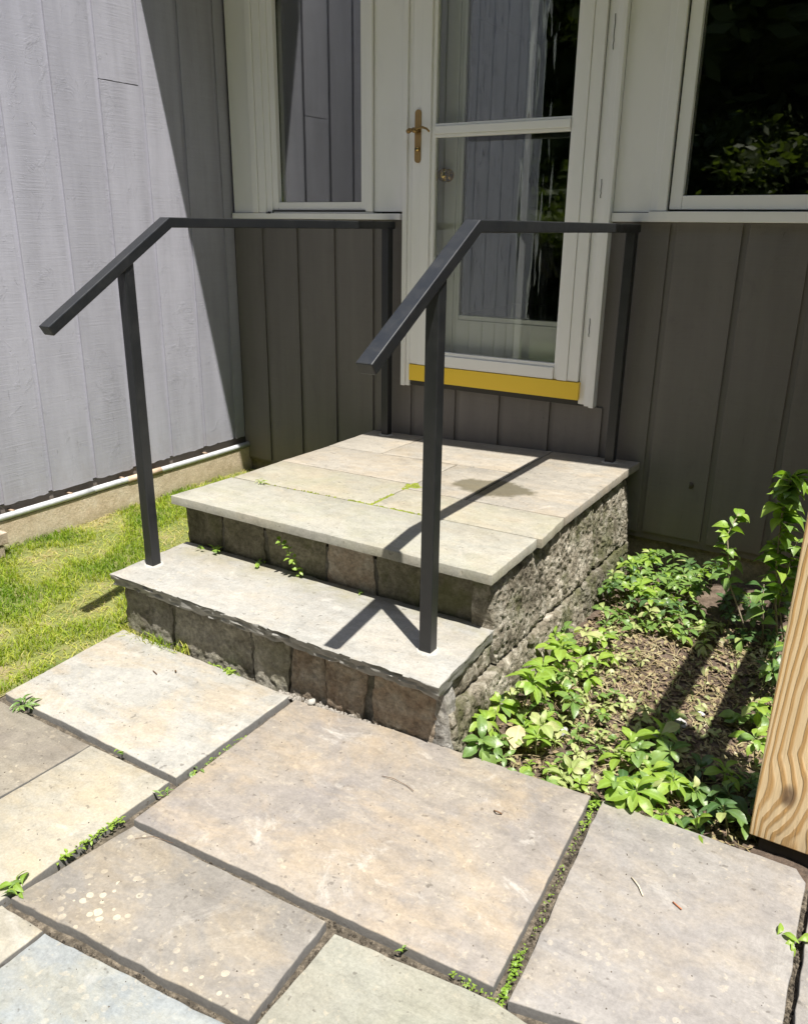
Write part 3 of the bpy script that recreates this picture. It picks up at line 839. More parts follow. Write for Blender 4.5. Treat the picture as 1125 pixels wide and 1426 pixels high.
# left window
w1 = thing("window", None, None); w1.parent = house; w1.name = "window"; w1.location = Vector((-1.6, 0, 1.32))-root_loc(house)
w1['label'] = "narrow fixed window left of the door, reflecting the grey wall"
frame_member("casing", -1.944, -1.912, -0.024, 0.10, 1.320, Z_TOP, w1)
frame_member("casing", -1.910, -1.868, -0.016, 0.10, 1.320, Z_TOP, w1)
frame_member("casing", -1.867, -1.835, -0.009, 0.10, 1.320, Z_TOP, w1)
frame_member("sash", -1.834, -1.803, -0.002, 0.06, 1.332, Z_TOP, w1)
frame_member("sash", -1.332, -1.306, -0.002, 0.06, 1.332, Z_TOP, w1)
frame_member("sash", -1.8025, -1.3325, -0.001, 0.06, 1.332, 1.366, w1)
box("seam", -1.834, -1.306, -0.012, 0.05, 1.3242, 1.3312, M_seam, w1, 0)
wbox("window_ledge", -1.866, -1.262, -0.014, 0.06, 1.3200, 1.3240, w1)
frame_member("casing", -1.305, -1.288, -0.010, 0.10, 1.326, Z_TOP, w1)
frame_member("casing", -1.287, -1.264, -0.018, 0.10, 1.326, Z_TOP, w1)
box("glass_pane", -1.801, -1.334, 0.022, 0.027, 1.368, Z_TOP, M_glass, w1, 0)
# right window
w2 = thing("window", None, None); w2.parent = house; w2.location = Vector((0.8, 0, 1.29))-root_loc(house)
w2['label'] = "wide window right of the door, dark with trees reflected in it"
wbox("window_sill", -0.059, 2.4, -0.024, 0.10, 1.2935, 1.3290, w2)
frame_member("casing", -0.057, -0.034, -0.010, 0.10, 1.331, Z_TOP, w2)
frame_member("casing", -0.033, 0.001, -0.018, 0.10, 1.331, Z_TOP, w2)
box("seam", 0.0015, 0.0065, 0.004, 0.06, 1.331, Z_TOP, M_seam, w2, 0)
box("seam", 0.007, 2.3, 0.004, 0.06, 1.3293, 1.3345, M_seam, w2, 0)
frame_member("sash", 0.008, 0.050, -0.004, 0.06, 1.336, Z_TOP, w2)
frame_member("sash", 0.0505, 2.2, -0.003, 0.06, 1.336, 1.382, w2)
frame_member("sash", 2.2005, 2.25, -0.004, 0.06, 1.336, Z_TOP, w2)
frame_member("casing", 2.26, 2.40, -0.018, 0.10, 1.331, Z_TOP, w2)
box("glass_pane", 0.0515, 2.199, 0.020, 0.026, 1.384, Z_TOP, glass_mat("large_window_glass", 2.3), w2, 0)
# beyond the right window
bm = bmesh.new(); bm_box(bm, 2.402, 4.0, 0.0, 0.1, 1.2935, 2.6); bm_obj("wall_panel", bm, M_back, house)

# storm door
sd = thing("storm_door", None, None); sd.parent = house; sd.location = Vector((-0.66, 0, 0.6))-root_loc(house)
sd['label'] = "white glazed storm door with brass lever and yellow bottom strip"
DF = -0.024
# casing (fixed) either side
wbox("door_casing", -1.103, -1.082, -0.030, 0.10, 0.590, Z_TOP, sd)
wbox("door_casing", -1.0815, -1.062, -0.020, 0.10, 0.590, Z_TOP, sd)
wbox("door_casing", -0.2695, -0.240, -0.010, 0.10, 0.600, Z_TOP, sd)
wbox("door_casing", -0.2395, -0.218, -0.024, 0.10, 0.597, Z_TOP, sd)
wbox("door_casing", -0.2175, -0.198, -0.032, 0.10, 0.594, Z_TOP, sd)
wbox("door_leaf", -1.060, -1.020, DF, 0.012, 0.690, Z_TOP, sd, M_white2)
wbox("door_leaf", -1.0195, -0.973, DF-0.004, 0.012, 0.690, Z_TOP, sd, M_white2)
wbox("door_leaf", -0.9725, -0.955, DF+0.006, 0.012, 0.690, Z_TOP, sd, M_white2)
wbox("door_leaf", -0.378, -0.362, DF+0.006, 0.012, 0.690, Z_TOP, sd, M_white2)
wbox("door_leaf", -0.3615, -0.318, DF-0.004, 0.012, 0.690, Z_TOP, sd, M_white2)
wbox("door_leaf", -0.3175, -0.272, DF, 0.012, 0.690, Z_TOP, sd, M_white2)
wbox("bottom_rail", -0.9545, -0.3785, DF-0.002, 0.012, 0.690, 0.738, sd, M_white2)
wbox("bottom_rail", -0.9545, -0.3785, DF+0.006, 0.012, 0.7385, 0.753, sd, M_white2)
wbox("mid_rail", -0.9545, -0.3785, DF-0.004, 0.012, 1.619, 1.648, sd, M_white2)
wbox("mid_rail", -0.9545, -0.3785, DF+0.004, 0.012, 1.6485, 1.658, sd, M_white2)
wbox("mid_rail", -0.9545, -0.3785, DF+0.002, 0.012, 1.607, 1.6185, sd, M_white2)
box("glass_pane", -0.954, -0.379, -0.004, 0.000, 0.754, 1.6065, M_storm, sd, 0)
box("glass_pane", -0.954, -0.379, -0.006, -0.002, 1.6585, Z_TOP, M_storm, sd, 0)
kp = box("kick_strip", -1.058, -0.264, DF-0.006, 0.012, 0.618, 0.688, M_yellow, sd, 0.001)
kp['label'] = "bright yellow strip along the bottom of the storm door"
box("threshold_gap", -1.060, -0.2705, -0.012, 0.09, 0.594, 0.616, M_seam, sd, 0)
# hinges' dark slits in the right jamb
for (za, zb_) in ((1.86, 1.97), (1.375, 1.44), (0.87, 0.94)):
    hp = [(-0.2415+random.Random(k).uniform(-0.001, 0.001), DF-0.0015, za+(zb_-za)*k/8) for k in range(9)]
    tube("hinge_slit", hp, 0.0016, M_seam, sd, 5)
# lever handle set
def plate():
    bm = bmesh.new()
    pts = []
    cx, z0, z1, w = -1.030, 1.514, 1.713, 0.0145
    for k in range(13):
        a = math.pi*k/12; pts.append((cx+w*math.cos(a), z1-w+w*math.sin(a)))
    for k in range(13):
        a = math.pi+math.pi*k/12; pts.append((cx+w*math.cos(a), z0+w+w*math.sin(a)))
    f = bm.faces.new([bm.verts.new((x, DF-0.0005, z)) for x, z in pts])
    r_ = bmesh.ops.extrude_face_region(bm, geom=[f])
    bmesh.ops.translate(bm, vec=(0, -0.007, 0), verts=[v for v in r_['geom'] if isinstance(v, bmesh.types.BMVert)])
    return bm
bm_obj("handle_plate", plate(), M_brass, sd)
tube("lever", [(-1.060, DF-0.030, 1.634), (-1.045, DF-0.034, 1.637), (-1.030, DF-0.036, 1.634), (-1.010, DF-0.038, 1.640), (-0.990, DF-0.038, 1.643), (-0.972, DF-0.036, 1.637), (-0.960, DF-0.034, 1.626)], 0.0062, M_brass, sd, 8, taper=0.6)
tube("lever_hub", [(-1.030, DF-0.006, 1.634), (-1.030, DF-0.042, 1.634)], 0.010, M_brass, sd, 12)
tube("lever_end", [(-1.066, DF-0.024, 1.632), (-1.052, DF-0.036, 1.634)], 0.0095, M_brass, sd, 10)
tube("lock_cylinder", [(-1.030, DF-0.006, 1.566), (-1.030, DF-0.016, 1.566)], 0.009, M_polbrass, sd, 14)
tube("lock_keyway", [(-1.030, DF-0.0155, 1.566), (-1.030, DF-0.0172, 1.566)], 0.0035, M_seam, sd, 8)

# inner door behind the storm door
idr = thing("inner_door", None, None); idr.parent = house; idr.location = Vector((-0.66, 0.08, 0.6))-root_loc(house)
idr['label'] = "white inner door with one large glass pane behind the storm door"
IY = 0.075
wbox("door_stile", -1.10, -0.905, IY, IY+0.045, 0.661, Z_TOP, idr, M_white2)
wbox("door_stile", -0.9045, -0.878, IY+0.006, IY+0.045, 0.661, Z_TOP, idr, M_white2)
wbox("door_panel", -0.8775, -0.300, IY, IY+0.045, 0.661, 0.885, idr, M_white2)
wbox("door_panel", -0.8775, -0.300, IY+0.006, IY+0.045, 0.8855, 0.905, idr, M_white2)
wbox("door_stile", -0.2995, -0.20, IY, IY+0.045, 0.661, Z_TOP, idr, M_white2)
box("glass_pane", -0.877, -0.3005, IY+0.018, IY+0.024, 0.906, Z_TOP, M_glassw, idr, 0)
# knob: lathe along y
kv, kf = [], []
prof = [(0.026, 0.0), (0.026, 0.006), (0.012, 0.009), (0.011, 0.022), (0.020, 0.030), (0.026, 0.042), (0.022, 0.054), (0.008, 0.060)]
nk = 20
for (r_, d_) in prof:
    for k in range(nk):
        a = 2*math.pi*k/nk
        kv.append((-0.942+r_*math.cos(a), IY-d_, 1.470+r_*math.sin(a)))
for i in range(len(prof)-1):
    for k in range(nk):
        kf.append((i*nk+k, i*nk+(k+1) % nk, (i+1)*nk+(k+1) % nk, (i+1)*nk+k))
kf.append(tuple((len(prof)-1)*nk+k for k in range(nk)))
mesh("door_knob", kv, kf, M_polbrass, idr, True)

# clump of debris on the left window ledge
dv, df = [], []
rd = random.Random(4)
for _ in range(14):
    blob(-1.848+rd.gauss(0, 0.012), -0.017+rd.uniform(-0.004, 0.006), 1.3185, rd.uniform(0.003, 0.009), rd.uniform(0.003, 0.009), dv, df, rd, 6)
o = mesh("debris_clump", dv, df, M_seam, None, False)
tag(o, "small dark clump of dirt on the ledge of the narrow left window", "debris")
# knot hole in the rear siding
kh = tube("knot", [(0.205, -0.0012, 0.338), (0.206, 0.002, 0.338)], 0.014, metal_mat("knot_brown", (0.07, 0.06, 0.045), 0.9), house, 12)

# ------------------------------------------------------------------ wooden guard rail (only its end post reaches into view)
def wood_mat():
    t = NT("pressure_treated_pine")
    xyz = t.n('ShaderNodeSeparateXYZ', Vector=t.tc)
    f = t.noise(t.map(scale=(9, 9, 2.6), loc=(3.3, 0, 0.4)), 1.0, 2.0, 0.5, 0.3)
    f2 = t.noise(t.map(scale=(30, 30, 7)), 1.0, 2.0, 0.5)
    dx = t.math('ADD', t.math('MULTIPLY', t.math('SUBTRACT', xyz.outputs[0], 0.850), 15.0), t.math('MULTIPLY', t.math('SUBTRACT', f, 0.5), 1.2))
    dx2 = t.math('ADD', t.math('MULTIPLY', dx, dx), t.math('MULTIPLY', t.math('SUBTRACT', xyz.outputs[1], -1.465), 22.0))
    k = t.n('ShaderNodeVectorMath', _operation='DISTANCE', i0=t.map(scale=(1, 1, 0.55)), i1=(0.806, -1.462, 0.122*0.55)).outputs['Value']
    kk = t.ramp(k, (0.0, 1.0), (0.06, 0.0))
    field = t.math('ADD', t.math('MULTIPLY', dx2, 2.1), t.math('MULTIPLY', xyz.outputs[2], 3.8))
    field = t.math('ADD', field, t.math('MULTIPLY', f, 5.5))
    field = t.math('ADD', field, t.math('MULTIPLY', f2, 0.7))
    field = t.math('ADD', field, t.math('MULTIPLY', kk, 2.4))
    ring = t.math('FRACT', field)
    band = t.ramp(ring, (0.0, 0.0), (0.38, 0.05), (0.60, 1.0), (0.88, 1.0), (0.96, 0.0))
    fine = t.noise(t.map(scale=(160, 160, 5)), 1.0, 6, 0.7)
    band = t.math('MULTIPLY', band, t.ramp(fine, (0.3, 0.7), (0.6, 1.0)))
    col = t.mix(band, (0.80, 0.62, 0.38), (0.55, 0.33, 0.13))
    col = t.mix(1.0, col, t.ramp(fine, (0.3, 0.86), (0.7, 1.1)), 'MULTIPLY')
    col = t.mix(t.ramp(k, (0.010, 0.9), (0.020, 0.0)), col, (0.16, 0.10, 0.06))
    st = t.noise(t.tc, 9, 5, 0.6)
    col = t.mix(t.math('MULTIPLY', t.ramp(st, (0.45, 0), (0.7, 1)), 0.2), col, (0.6, 0.40, 0.17))
    return t.fin(col, 0.6, t.bump(t.math('ADD', band, fine), 0.0012), spec=0.3)
M_wood = wood_mat()
M_shoe = metal_mat("dark_post_base", (0.05, 0.045, 0.04), 0.8)
gd = thing("wooden_guard", "new yellow pine guard post with swirling grain at the right edge", "wooden post", (0.82, -1.4, 0))
po = box("post", 0.743, 0.900, -1.465, -1.330, -0.006, 1.30, M_wood, gd, 0.003)
box("post_base", 0.765, 0.880, -1.452, -1.345, -0.08, -0.0065, M_shoe, gd, 0)
box("rail", 0.770, 0.812, -1.3295, -0.05, 1.155, 1.245, M_wood, gd, 0.002)
box("rail", 0.775, 0.817, -1.3295, -0.05, 0.630, 0.720, M_wood, gd, 0.002)
box("post", 0.770, 0.860, -0.0495, 0.0-0.001, 0.13, 1.30, M_wood, gd, 0.002)

# low brick stack by the sunlit wall, cut by the left edge
M_brick = rock_mat("weathered_block", (0.24, 0.19, 0.14), (0.34, 0.28, 0.22), (0.42, 0.37, 0.31), 12, 0.003)
bs = thing("block_stack", "low stack of weathered concrete blocks against the footing at the left edge", "blocks", (-2.0, -1.6, 0))
for k in range(3):
    z0 = -0.02+k*0.052
    box("block", XW-0.008, XW+0.085+0.004*k, -1.83-0.01*k, -1.468+0.012*k-0.006*(k % 2), z0, z0+0.047, M_brick, bs, 0.003)
    box("block", XW-0.008, XW+0.085, -2.20, -1.84-0.01*k, z0, z0+0.047, M_brick, bs, 0.003)

# ------------------------------------------------------------------ lawn grass
def grass_mat():
    t = NT("grass_blades")
    uv = t.n('ShaderNodeAttribute', _attribute_name='tint')
    col = t.ramp(uv.outputs['Fac'], (0.0, (0.12, 0.22, 0.015)), (0.42, (0.29, 0.37, 0.03)), (0.70, (0.48, 0.48, 0.10)), (1.0, (0.50, 0.41, 0.22)))
    t.fin(col, 0.5, None, spec=0.3)
    tr = t.n('ShaderNodeBsdfTranslucent', Color=t.mix(1.0, col, (1.2, 1.3, 0.5, 1), 'MULTIPLY'))
    mx = t.n('ShaderNodeMixShader', Fac=0.4, i1=t.b.outputs[0], i2=tr.outputs[0])
    t.t.links.new(mx.outputs[0], t.out.inputs['Surface'])
    return t.m
M_grass = grass_mat()
def grass(name, n, area, zf, hmin, hmax, seed, dens=None, dry=0.0):
    r = random.Random(seed)
    vv, ff, tint = [], [], []
    x0, x1, y0, y1 = area
    c = 0
    while c < n:
        x = r.uniform(x0, x1); y = r.uniform(y0, y1)
        if dens and r.random() > dens(x, y): continue
        c += 1
        h = r.uniform(hmin, hmax); w = r.uniform(0.0010, 0.0022)
        a = r.uniform(0, 2*math.pi); lean = r.uniform(0.2, 1.3)*h
        la = r.uniform(0, 2*math.pi)
        patch = noise.noise(Vector((x*4.5, y*4.5, 3)))
        tn = 0.46+0.85*patch+r.gauss(0, 0.17)+dry
        if patch > 0.12: lean *= 1.3; h *= 0.55
        z = zf(x, y)-0.003
        dx, dy = math.cos(a)*w, math.sin(a)*w
        lx, ly = math.cos(la)*lean, math.sin(la)*lean
        b = len(vv)
        vv += [(x-dx, y-dy, z), (x+dx, y+dy, z), (x-dx*0.8+lx*0.3, y-dy*0.8+ly*0.3, z+h*0.6), (x+dx*0.8+lx*0.3, y+dy*0.8+ly*0.3, z+h*0.6), (x+lx, y+ly, z+h*0.85)]
        ff += [(b, b+1, b+3, b+2), (b+2, b+3, b+4)]
        tint += [min(1, max(0, tn))]*5
    me = bpy.data.meshes.new(name)
    me.from_pydata(vv, [], ff)
    at = me.attributes.new('tint', 'FLOAT', 'POINT')
    at.data.foreach_set('value', tint)
    me.materials.append(M_grass)
    o = bpy.data.objects.new(name, me); COL.objects.link(o)
    o['kind'] = 'stuff'
    return o
def dens(x, y):
    p = noise.noise(Vector((x*4.5, y*4.5, 3)))
    d = 1.0 if p < 0.1 else 0.45
    if x > -1.20: d = 0 if y < -1.55 or y > -0.0 else d*0.6
    return d
o = grass("lawn_grass", 42000, (-2.10, -1.195, -2.7, -0.01), lawn_z, 0.012, 0.040, 3, dens)
o['label'] = "short sunlit lawn grass, yellow green with dry patches, between the wall and the steps"; o['category'] = 'grass'

# ------------------------------------------------------------------ leaves and plants
def leaf_mesh(name, L, W, mat, teeth=0.0, curl=0.25, fold=0.25, obov=0.6):
    n = 9
    vv, ff = [], []
    for i in range(n+1):
        t = i/n
        w = W*0.5*((0.07, 0.16, 0.34, 0.55, 0.76, 0.94, 0.88, 0.84, 0.50, 0.10)[i] if obov > 0.4 else (0.06, 0.5, 0.82, 1.0, 0.97, 0.88, 0.70, 0.50, 0.24, 0.03)[i])
        
        z = curl*L*(t-0.2)**2*-1+0.1*L*math.sin(t*3)
        vv += [(-w, t*L, z+fold*w), (0, t*L, z), (w, t*L, z+fold*w)]
    for i in range(n):
        a = i*3
        ff += [(a, a+1, a+4, a+3), (a+1, a+2, a+5, a+4)]
    me = bpy.data.meshes.new(name)
    me.from_pydata(vv, [], ff)
    me.polygons.foreach_set('use_smooth', [True]*len(me.polygons))
    me.materials.append(mat)
    return me
M_lf = [leaf_mat("bright_green_leaf", (0.17, 0.28, 0.035), (0.26, 0.36, 0.055), 0.35, 0.42),
        leaf_mat("mid_green_leaf", (0.10, 0.18, 0.04), (0.18, 0.27, 0.065), 0.28, 0.38),
        leaf_mat("dark_green_leaf", (0.045, 0.10, 0.03), (0.09, 0.15, 0.045), 0.22, 0.38),
        leaf_mat("wilting_leaf", (0.26, 0.33, 0.10), (0.38, 0.38, 0.18), 0.3, 0.5)]
M_stem = leaf_mat("green_stem", (0.14, 0.18, 0.05), (0.2, 0.2, 0.08), 0.1, 0.5)
M_bark = rock_mat("shrub_bark", (0.16, 0.13, 0.09), (0.25, 0.21, 0.15), (0.34, 0.29, 0.21), 30, 0.001)
LEAVES = {}
for mi, m_ in enumerate(M_lf):
    for s, (L, W) in enumerate(((0.050, 0.0245), (0.041, 0.022), (0.029, 0.015))):
        LEAVES[mi, s] = leaf_mesh("leaf", L, W, m_, 0.16, 0.35+0.2*s, 0.25)
STEM = {}
for mi, h in enumerate((0.05, 0.08, 0.11)):
    v_, f_ = tube(None, [(0, 0, -0.01), (0.004, 0.002, h*0.5), (0, 0, h)], 0.0016, None, n=5)
    me = bpy.data.meshes.new("stem"); me.from_pydata([tuple(p) for p in v_], [], f_); me.materials.append(M_stem)
    STEM[mi] = (me, h)

def rosette(x, y, z, mi, hi, r, nleaf, label, group, name="ground_cover_plant", cat="plant", size=1.0, tilt=None):
    t = thing(name, label, cat, (x, y, z), group, r.uniform(0, 6.28))
    tl = tilt or (r.gauss(0, 0.16), r.gauss(0, 0.16))
    t.rotation_euler = (tl[0], tl[1], r.uniform(0, 6.28))
    t.scale = (size, size, size)
    me, h = STEM[hi]
    s = bpy.data.objects.new("stem", me); COL.objects.link(s); s.parent = t
    for k in range(nleaf):
        tier = 0 if k < nleaf*0.6 else (1 if k < nleaf*0.85 else 2)
        m2 = mi if r.random() < 0.88 else r.choice((0, 1, 3))
        o = bpy.data.objects.new("leaf", LEAVES[m2, tier]); COL.objects.link(o); o.parent = t
        a = k*2.399+r.uniform(-0.25, 0.25)
        pitch = (0.0, 0.4, 0.9)[tier]+r.gauss(0, 0.26)
        o.rotation_euler = (pitch, r.gauss(0, 0.2), a)
        sc = r.uniform(0.6, 1.25)
        o.scale = (sc*r.uniform(0.8, 1.2), sc, sc)
        o.location = (0, 0, h-0.010+0.005*tier-(0.006*(k % 2) if tier == 0 else 0))
    return t

rp = random.Random(17)
placed = []
def try_place(x, y, mind):
    for (a, b) in placed:
        if (a-x)**2+(b-y)**2 < mind*mind: return False
    placed.append((x, y)); return True
G_ = "leafy ground cover plants in the garden bed"
def scatter(n, x0, x1, y0, y1, mis, his, label, nl=(8, 11), mind=0.042, size=(0.85, 1.15), cond=None):
    c = tries = 0
    while c < n and tries < n*30:
        tries += 1
        x = rp.uniform(x0, x1); y = rp.uniform(y0, y1)
        if cond and not cond(x, y): continue
        if not try_place(x, y, mind): continue
        mi_, hi_ = rp.choice(mis), rp.choice(his)
        tone = ("bright green", "mid green", "dark green", "yellowing")[mi_]
        hgt = ("low", "knee", "tall")[hi_] if hi_ != 1 else "medium"
        u_, w_ = (x-x0)/(x1-x0), (y-y0)/(y1-y0)
        cell = ("front", "middle", "rear")[min(2, int(w_*3))]+" "+("left", "centre", "right")[min(2, int(u_*3))]
        rosette(x, y, soil_z(x, y), mi_, hi_, rp, rp.randint(*nl), "%s %s %s, %s of it" % (hgt, tone, label, cell), G_, size=rp.uniform(*size))
        c += 1
# hand placed conspicuous ones
for (x, y, mi, hi, nl, s, lab) in (
    (0.085, -1.500, 1, 1, 12, 1.25, "blue green leafy plant at the foot of the pale corner stone by the big flagstone"),
    (0.125, -1.468, 1, 0, 10, 1.05, "mid green plant just right of the corner stone plant, over the flagstone edge"),
    (0.105, -1.300, 0, 2, 13, 1.30, "large bright lime rosette against the middle of the mossy side wall"),
    (0.075, -1.385, 0, 1, 7, 0.85, "small bright sprig between the lime rosette and the corner stone"),
    (0.120, -1.175, 0, 2, 11, 1.20, "bright rosette leaning on the side wall behind the large lime one"),
    (0.175, -1.120, 1, 1, 10, 1.15, "mid green rosette on the bed side of the wall plants"),
    (0.140, -1.010, 0, 2, 11, 1.25, "glossy long leaved plant against the side wall halfway along"),
    (0.440, -1.505, 0, 1, 11, 1.15, "bright plant overhanging the gap at the corner of the mauve flagstone"),
    (0.500, -1.495, 0, 1, 12, 1.20, "bright spreading plant on the edge of the mauve flagstone"),
    (0.555, -1.505, 0, 0, 9, 1.15, "glossy plant whose leaves lie on the mauve flagstone"),
    (0.655, -1.520, 0, 0, 6, 1.20, "drooping bright sprig left of the wooden post foot"),
    (0.700, -1.120, 0, 1, 10, 1.25, "sunlit rosette beside the wooden post, half way down the bed"),
    (0.690, -1.020, 0, 2, 9, 1.05, "sunlit plant behind the post rosette")):
    placed.append((x, y))
    rosette(x, y, soil_z(x, y), mi, hi, rp, nl, lab, G_, size=s)
scatter(26, 0.04, 0.22, -1.44, -0.80, (0, 1, 0, 3), (0, 1), "plant in the row along the mossy side wall", mind=0.05)
scatter(62, -0.0, 0.36, -0.50, -0.06, (1, 1, 0, 2), (1, 2, 2), "plant in the dense patch behind the steps", mind=0.042, size=(0.8, 1.05), cond=lambda x, y: x > 0.05)
scatter(16, 0.10, 0.45, -0.60, -0.42, (1, 3, 1), (0, 1), "plant in the fringe before the rear patch", mind=0.045, size=(0.7, 0.95))
scatter(20, 0.40, 0.74, -0.52, -0.10, (2, 1, 2), (0, 1), "plant in the group under the tall shoots", mind=0.05, size=(0.75, 1.0))
scatter(26, 0.60, 0.95, -1.28, -0.50, (1, 0, 2, 1), (0, 1, 2), "plant in the strip behind the wooden post", mind=0.055, cond=lambda x, y: x > 0.60+0.08*math.sin(y*9))
scatter(24, 0.40, 0.74, -1.50, -1.26, (1, 2, 0), (0, 1), "plant in the post's shadow by the flagstones", mind=0.05)
scatter(10, 0.14, 0.36, -1.54, -1.42, (3, 0, 1), (0,), "plant in the row edging the big flagstone", (6, 8), mind=0.042, size=(0.6, 0.85))
scatter(44, 0.12, 0.50, -1.45, -0.62, (3, 3, 1), (0,), "flattened plant in the bed's trampled middle", (5, 8), mind=0.036, size=(0.5, 0.85), cond=lambda x, y: not (x > 0.24 and y > -1.02))
# big dried leaf
dl = leaf_mesh("dry_leaf", 0.085, 0.062, leaf_mat("dry_buff_leaf", (0.42, 0.36, 0.20), (0.45, 0.38, 0.22), 0.2, 0.7), 0.1, 0.1, 0.2, 0.3)
o = bpy.data.objects.new("dry_leaf", dl); COL.objects.link(o); o.location = (0.165, -1.455, -0.01); o.rotation_euler = (0.25, 0.1, 0.3)
tag(o, "large buff dead leaf lying near the flagstone edge by the corner stone", "leaf")

# tangled dead runners on the soil
def runners():
    r = random.Random(23)
    vv, ff = [], []
    for k in range(300):
        x = r.uniform(0.10, 0.72); y = r.uniform(-1.48, -0.45)
        a = r.gauss(-0.3, 0.8)+(math.pi if r.random() < 0.5 else 0)
        L = r.uniform(0.04, 0.20); n = 9
        pts = []
        lift = r.uniform(0.002, 0.016)
        for i in range(n):
            pts.append((x, y, soil_z(x, y)+0.003+lift*math.sin(math.pi*i/(n-1))))
            x += math.cos(a)*L/n; y += math.sin(a)*L/n
            a += r.gauss(0, 0.36)
        v2, f2 = tube(None, pts, r.uniform(0.0006, 0.0017), None, n=5)
        b = len(vv); vv += v2; ff += [tuple(i+b for i in f) for f in f2]
    return vv, ff
vv, ff = runners()
t = NT("pale_dead_stems")
col = t.ramp(t.noise(t.tc, 12, 3), (0.32, (0.09, 0.06, 0.03)), (0.5, (0.25, 0.20, 0.10)), (0.68, (0.42, 0.37, 0.22)))
o = mesh("dead_runners", vv, ff, t.fin(col, 0.7), None, True); tag(o, "tangle of pale dried runners over the bare soil", "dead stems", kind='stuff')
# shrivelled leaves trodden into the bed
r = random.Random(91)
vv, ff = [], []
base = [v.co.copy() for v in LEAVES[3, 2].vertices]; fs = [tuple(p.vertices) for p in LEAVES[3, 2].polygons]
for _ in range(900):
    x = r.uniform(0.08, 0.74); y = r.uniform(-1.50, -0.42)
    if noise.noise(Vector((x*7, y*7, 5))) < -0.15: continue
    M_ = Matrix.Translation((x, y, soil_z(x, y)+r.uniform(0.003, 0.016))) @ Matrix.Rotation(r.uniform(0, 6.28), 4, 'Z') @ Matrix.Rotation(r.gauss(0, 0.5), 4, 'X') @ Matrix.Rotation(r.gauss(0, 0.7), 4, 'Y') @ Matrix.Diagonal((r.uniform(0.5, 1.1), r.uniform(0.5, 1.2), 1.6, 1))
    b = len(vv); vv += [M_ @ v for v in base]; ff += [tuple(i+b for i in f) for f in fs]
t = NT("shrivelled_leaf")
col = t.ramp(t.noise(t.tc, 28, 3), (0.32, (0.10, 0.075, 0.04)), (0.45, (0.17, 0.20, 0.06)), (0.58, (0.27, 0.29, 0.12)), (0.72, (0.40, 0.36, 0.24)))
o = mesh("shrivelled_leaves", vv, ff, t.fin(col, 0.6), None, True); tag(o, "shrivelled pale leaves trodden into the bed", "dead leaves", kind='stuff')
# leaf litter chips
r = random.Random(31)
vv, ff = [], []
for _ in range(6500):
    x = r.uniform(0.06, 0.76); y = r.uniform(-1.52, -0.35); z = soil_z(x, y)+r.uniform(0.002, 0.010)
    s = r.uniform(0.003, 0.013); a = r.uniform(0, 6.28); tx, ty = r.gauss(0, 0.4), r.gauss(0, 0.4)
    ca, sa = math.cos(a), math.sin(a)
    b = len(vv)
    for (u, w) in ((-1, 0), (-0.2, -0.45), (1, 0), (0.1, 0.5)):
        px, py = u*s, w*s
        vv.append((x+px*ca-py*sa, y+px*sa+py*ca, z+px*tx+py*ty))
    ff.append((b, b+1, b+2, b+3))
t = NT("leaf_litter")
col = t.ramp(t.noise(t.tc, 55, 2), (0.3, (0.07, 0.045, 0.03)), (0.45, (0.18, 0.125, 0.08)), (0.6, (0.25, 0.22, 0.10)), (0.75, (0.36, 0.32, 0.25)))
o = mesh("leaf_litter", vv, ff, t.fin(col, 0.85), None, False); tag(o, "brown crumbled leaf litter on the bed", "leaf litter", kind='stuff')
# a few pale stones in the bed
def pebble(x, y, z, s, mat, label, cat="stone", name="pebble", seed=0, group=None):
    bm = bmesh.new()
    bmesh.ops.create_icosphere(bm, subdivisions=2, radius=1.0)
    for v in bm.verts:
        d = 1+0.28*noise.noise(v.co*1.4+Vector((seed, seed, 0)))
        v.co = Vector((v.co.x*s[0]*d, v.co.y*s[1]*d, v.co.z*s[2]*d))
    o = bm_obj(name, bm, mat, None, True, True)
    o.location = (x, y, z); o.rotation_euler = (0, 0, seed*1.3)
    return tag(o, label, cat, group)
M_peb = rock_mat("pale_pebble", (0.38, 0.37, 0.37), (0.50, 0.49, 0.49), (0.60, 0.59, 0.58), 30, 0.002)
pebble(0.232, -1.290, -0.03, (0.020, 0.012, 0.012), M_peb, "pale grey pebble among the trampled plants in the middle of the bed", seed=1)
pebble(0.487, -1.060, -0.035, (0.026, 0.016, 0.012), M_peb, "flat pale stone between the two rail shadows", seed=2)
pebble(0.452, -1.145, -0.035, (0.030, 0.014, 0.010), M_peb, "thin pale stone nearer the flagstones between the rail shadows", seed=3)
pebble(0.525, -0.985, -0.035, (0.018, 0.013, 0.010), M_peb, "small pale stone at the rear of the gap between rail shadows", seed=4)
pebble(-0.395, -1.590, 0.006, (0.014, 0.010, 0.009), M_grout, "lump of mortar at the foot of the lower riser", seed=6)

# ------------------------------------------------------------------ tall shoots
def shoot(base, path, rad, nleaf, lab, sizes, mi, seed, spread=1.0, top=0):
    r = random.Random(seed)
    t = thing("leafy_shoot", lab, "plant", base)
    pts = [Vector(p) for p in path]
    tube("stem", [p-Vector(base) for p in pts], rad, M_bark, t, 7, local=True, taper=0.5)
    for k in range(nleaf):
        u = (k+0.5)/nleaf
        u = 0.28+0.72*u**(0.8)
        i = min(len(pts)-2, int(u*(len(pts)-1))); f = u*(len(pts)-1)-i
        p = pts[i].lerp(pts[i+1], f)-Vector(base)
        mm = r.choice(mi)
        o = bpy.data.objects.new("leaf", BIG[mm]); COL.objects.link(o); o.parent = t
        s = r.uniform(*sizes)
        o.scale = (s, s, s)
        o.location = p+Vector((r.gauss(0, 0.004), r.gauss(0, 0.004), 0))
        o.rotation_euler = (r.uniform(-0.5, 0.5), r.gauss(0, 0.35), r.uniform(0, 6.28))
    return t
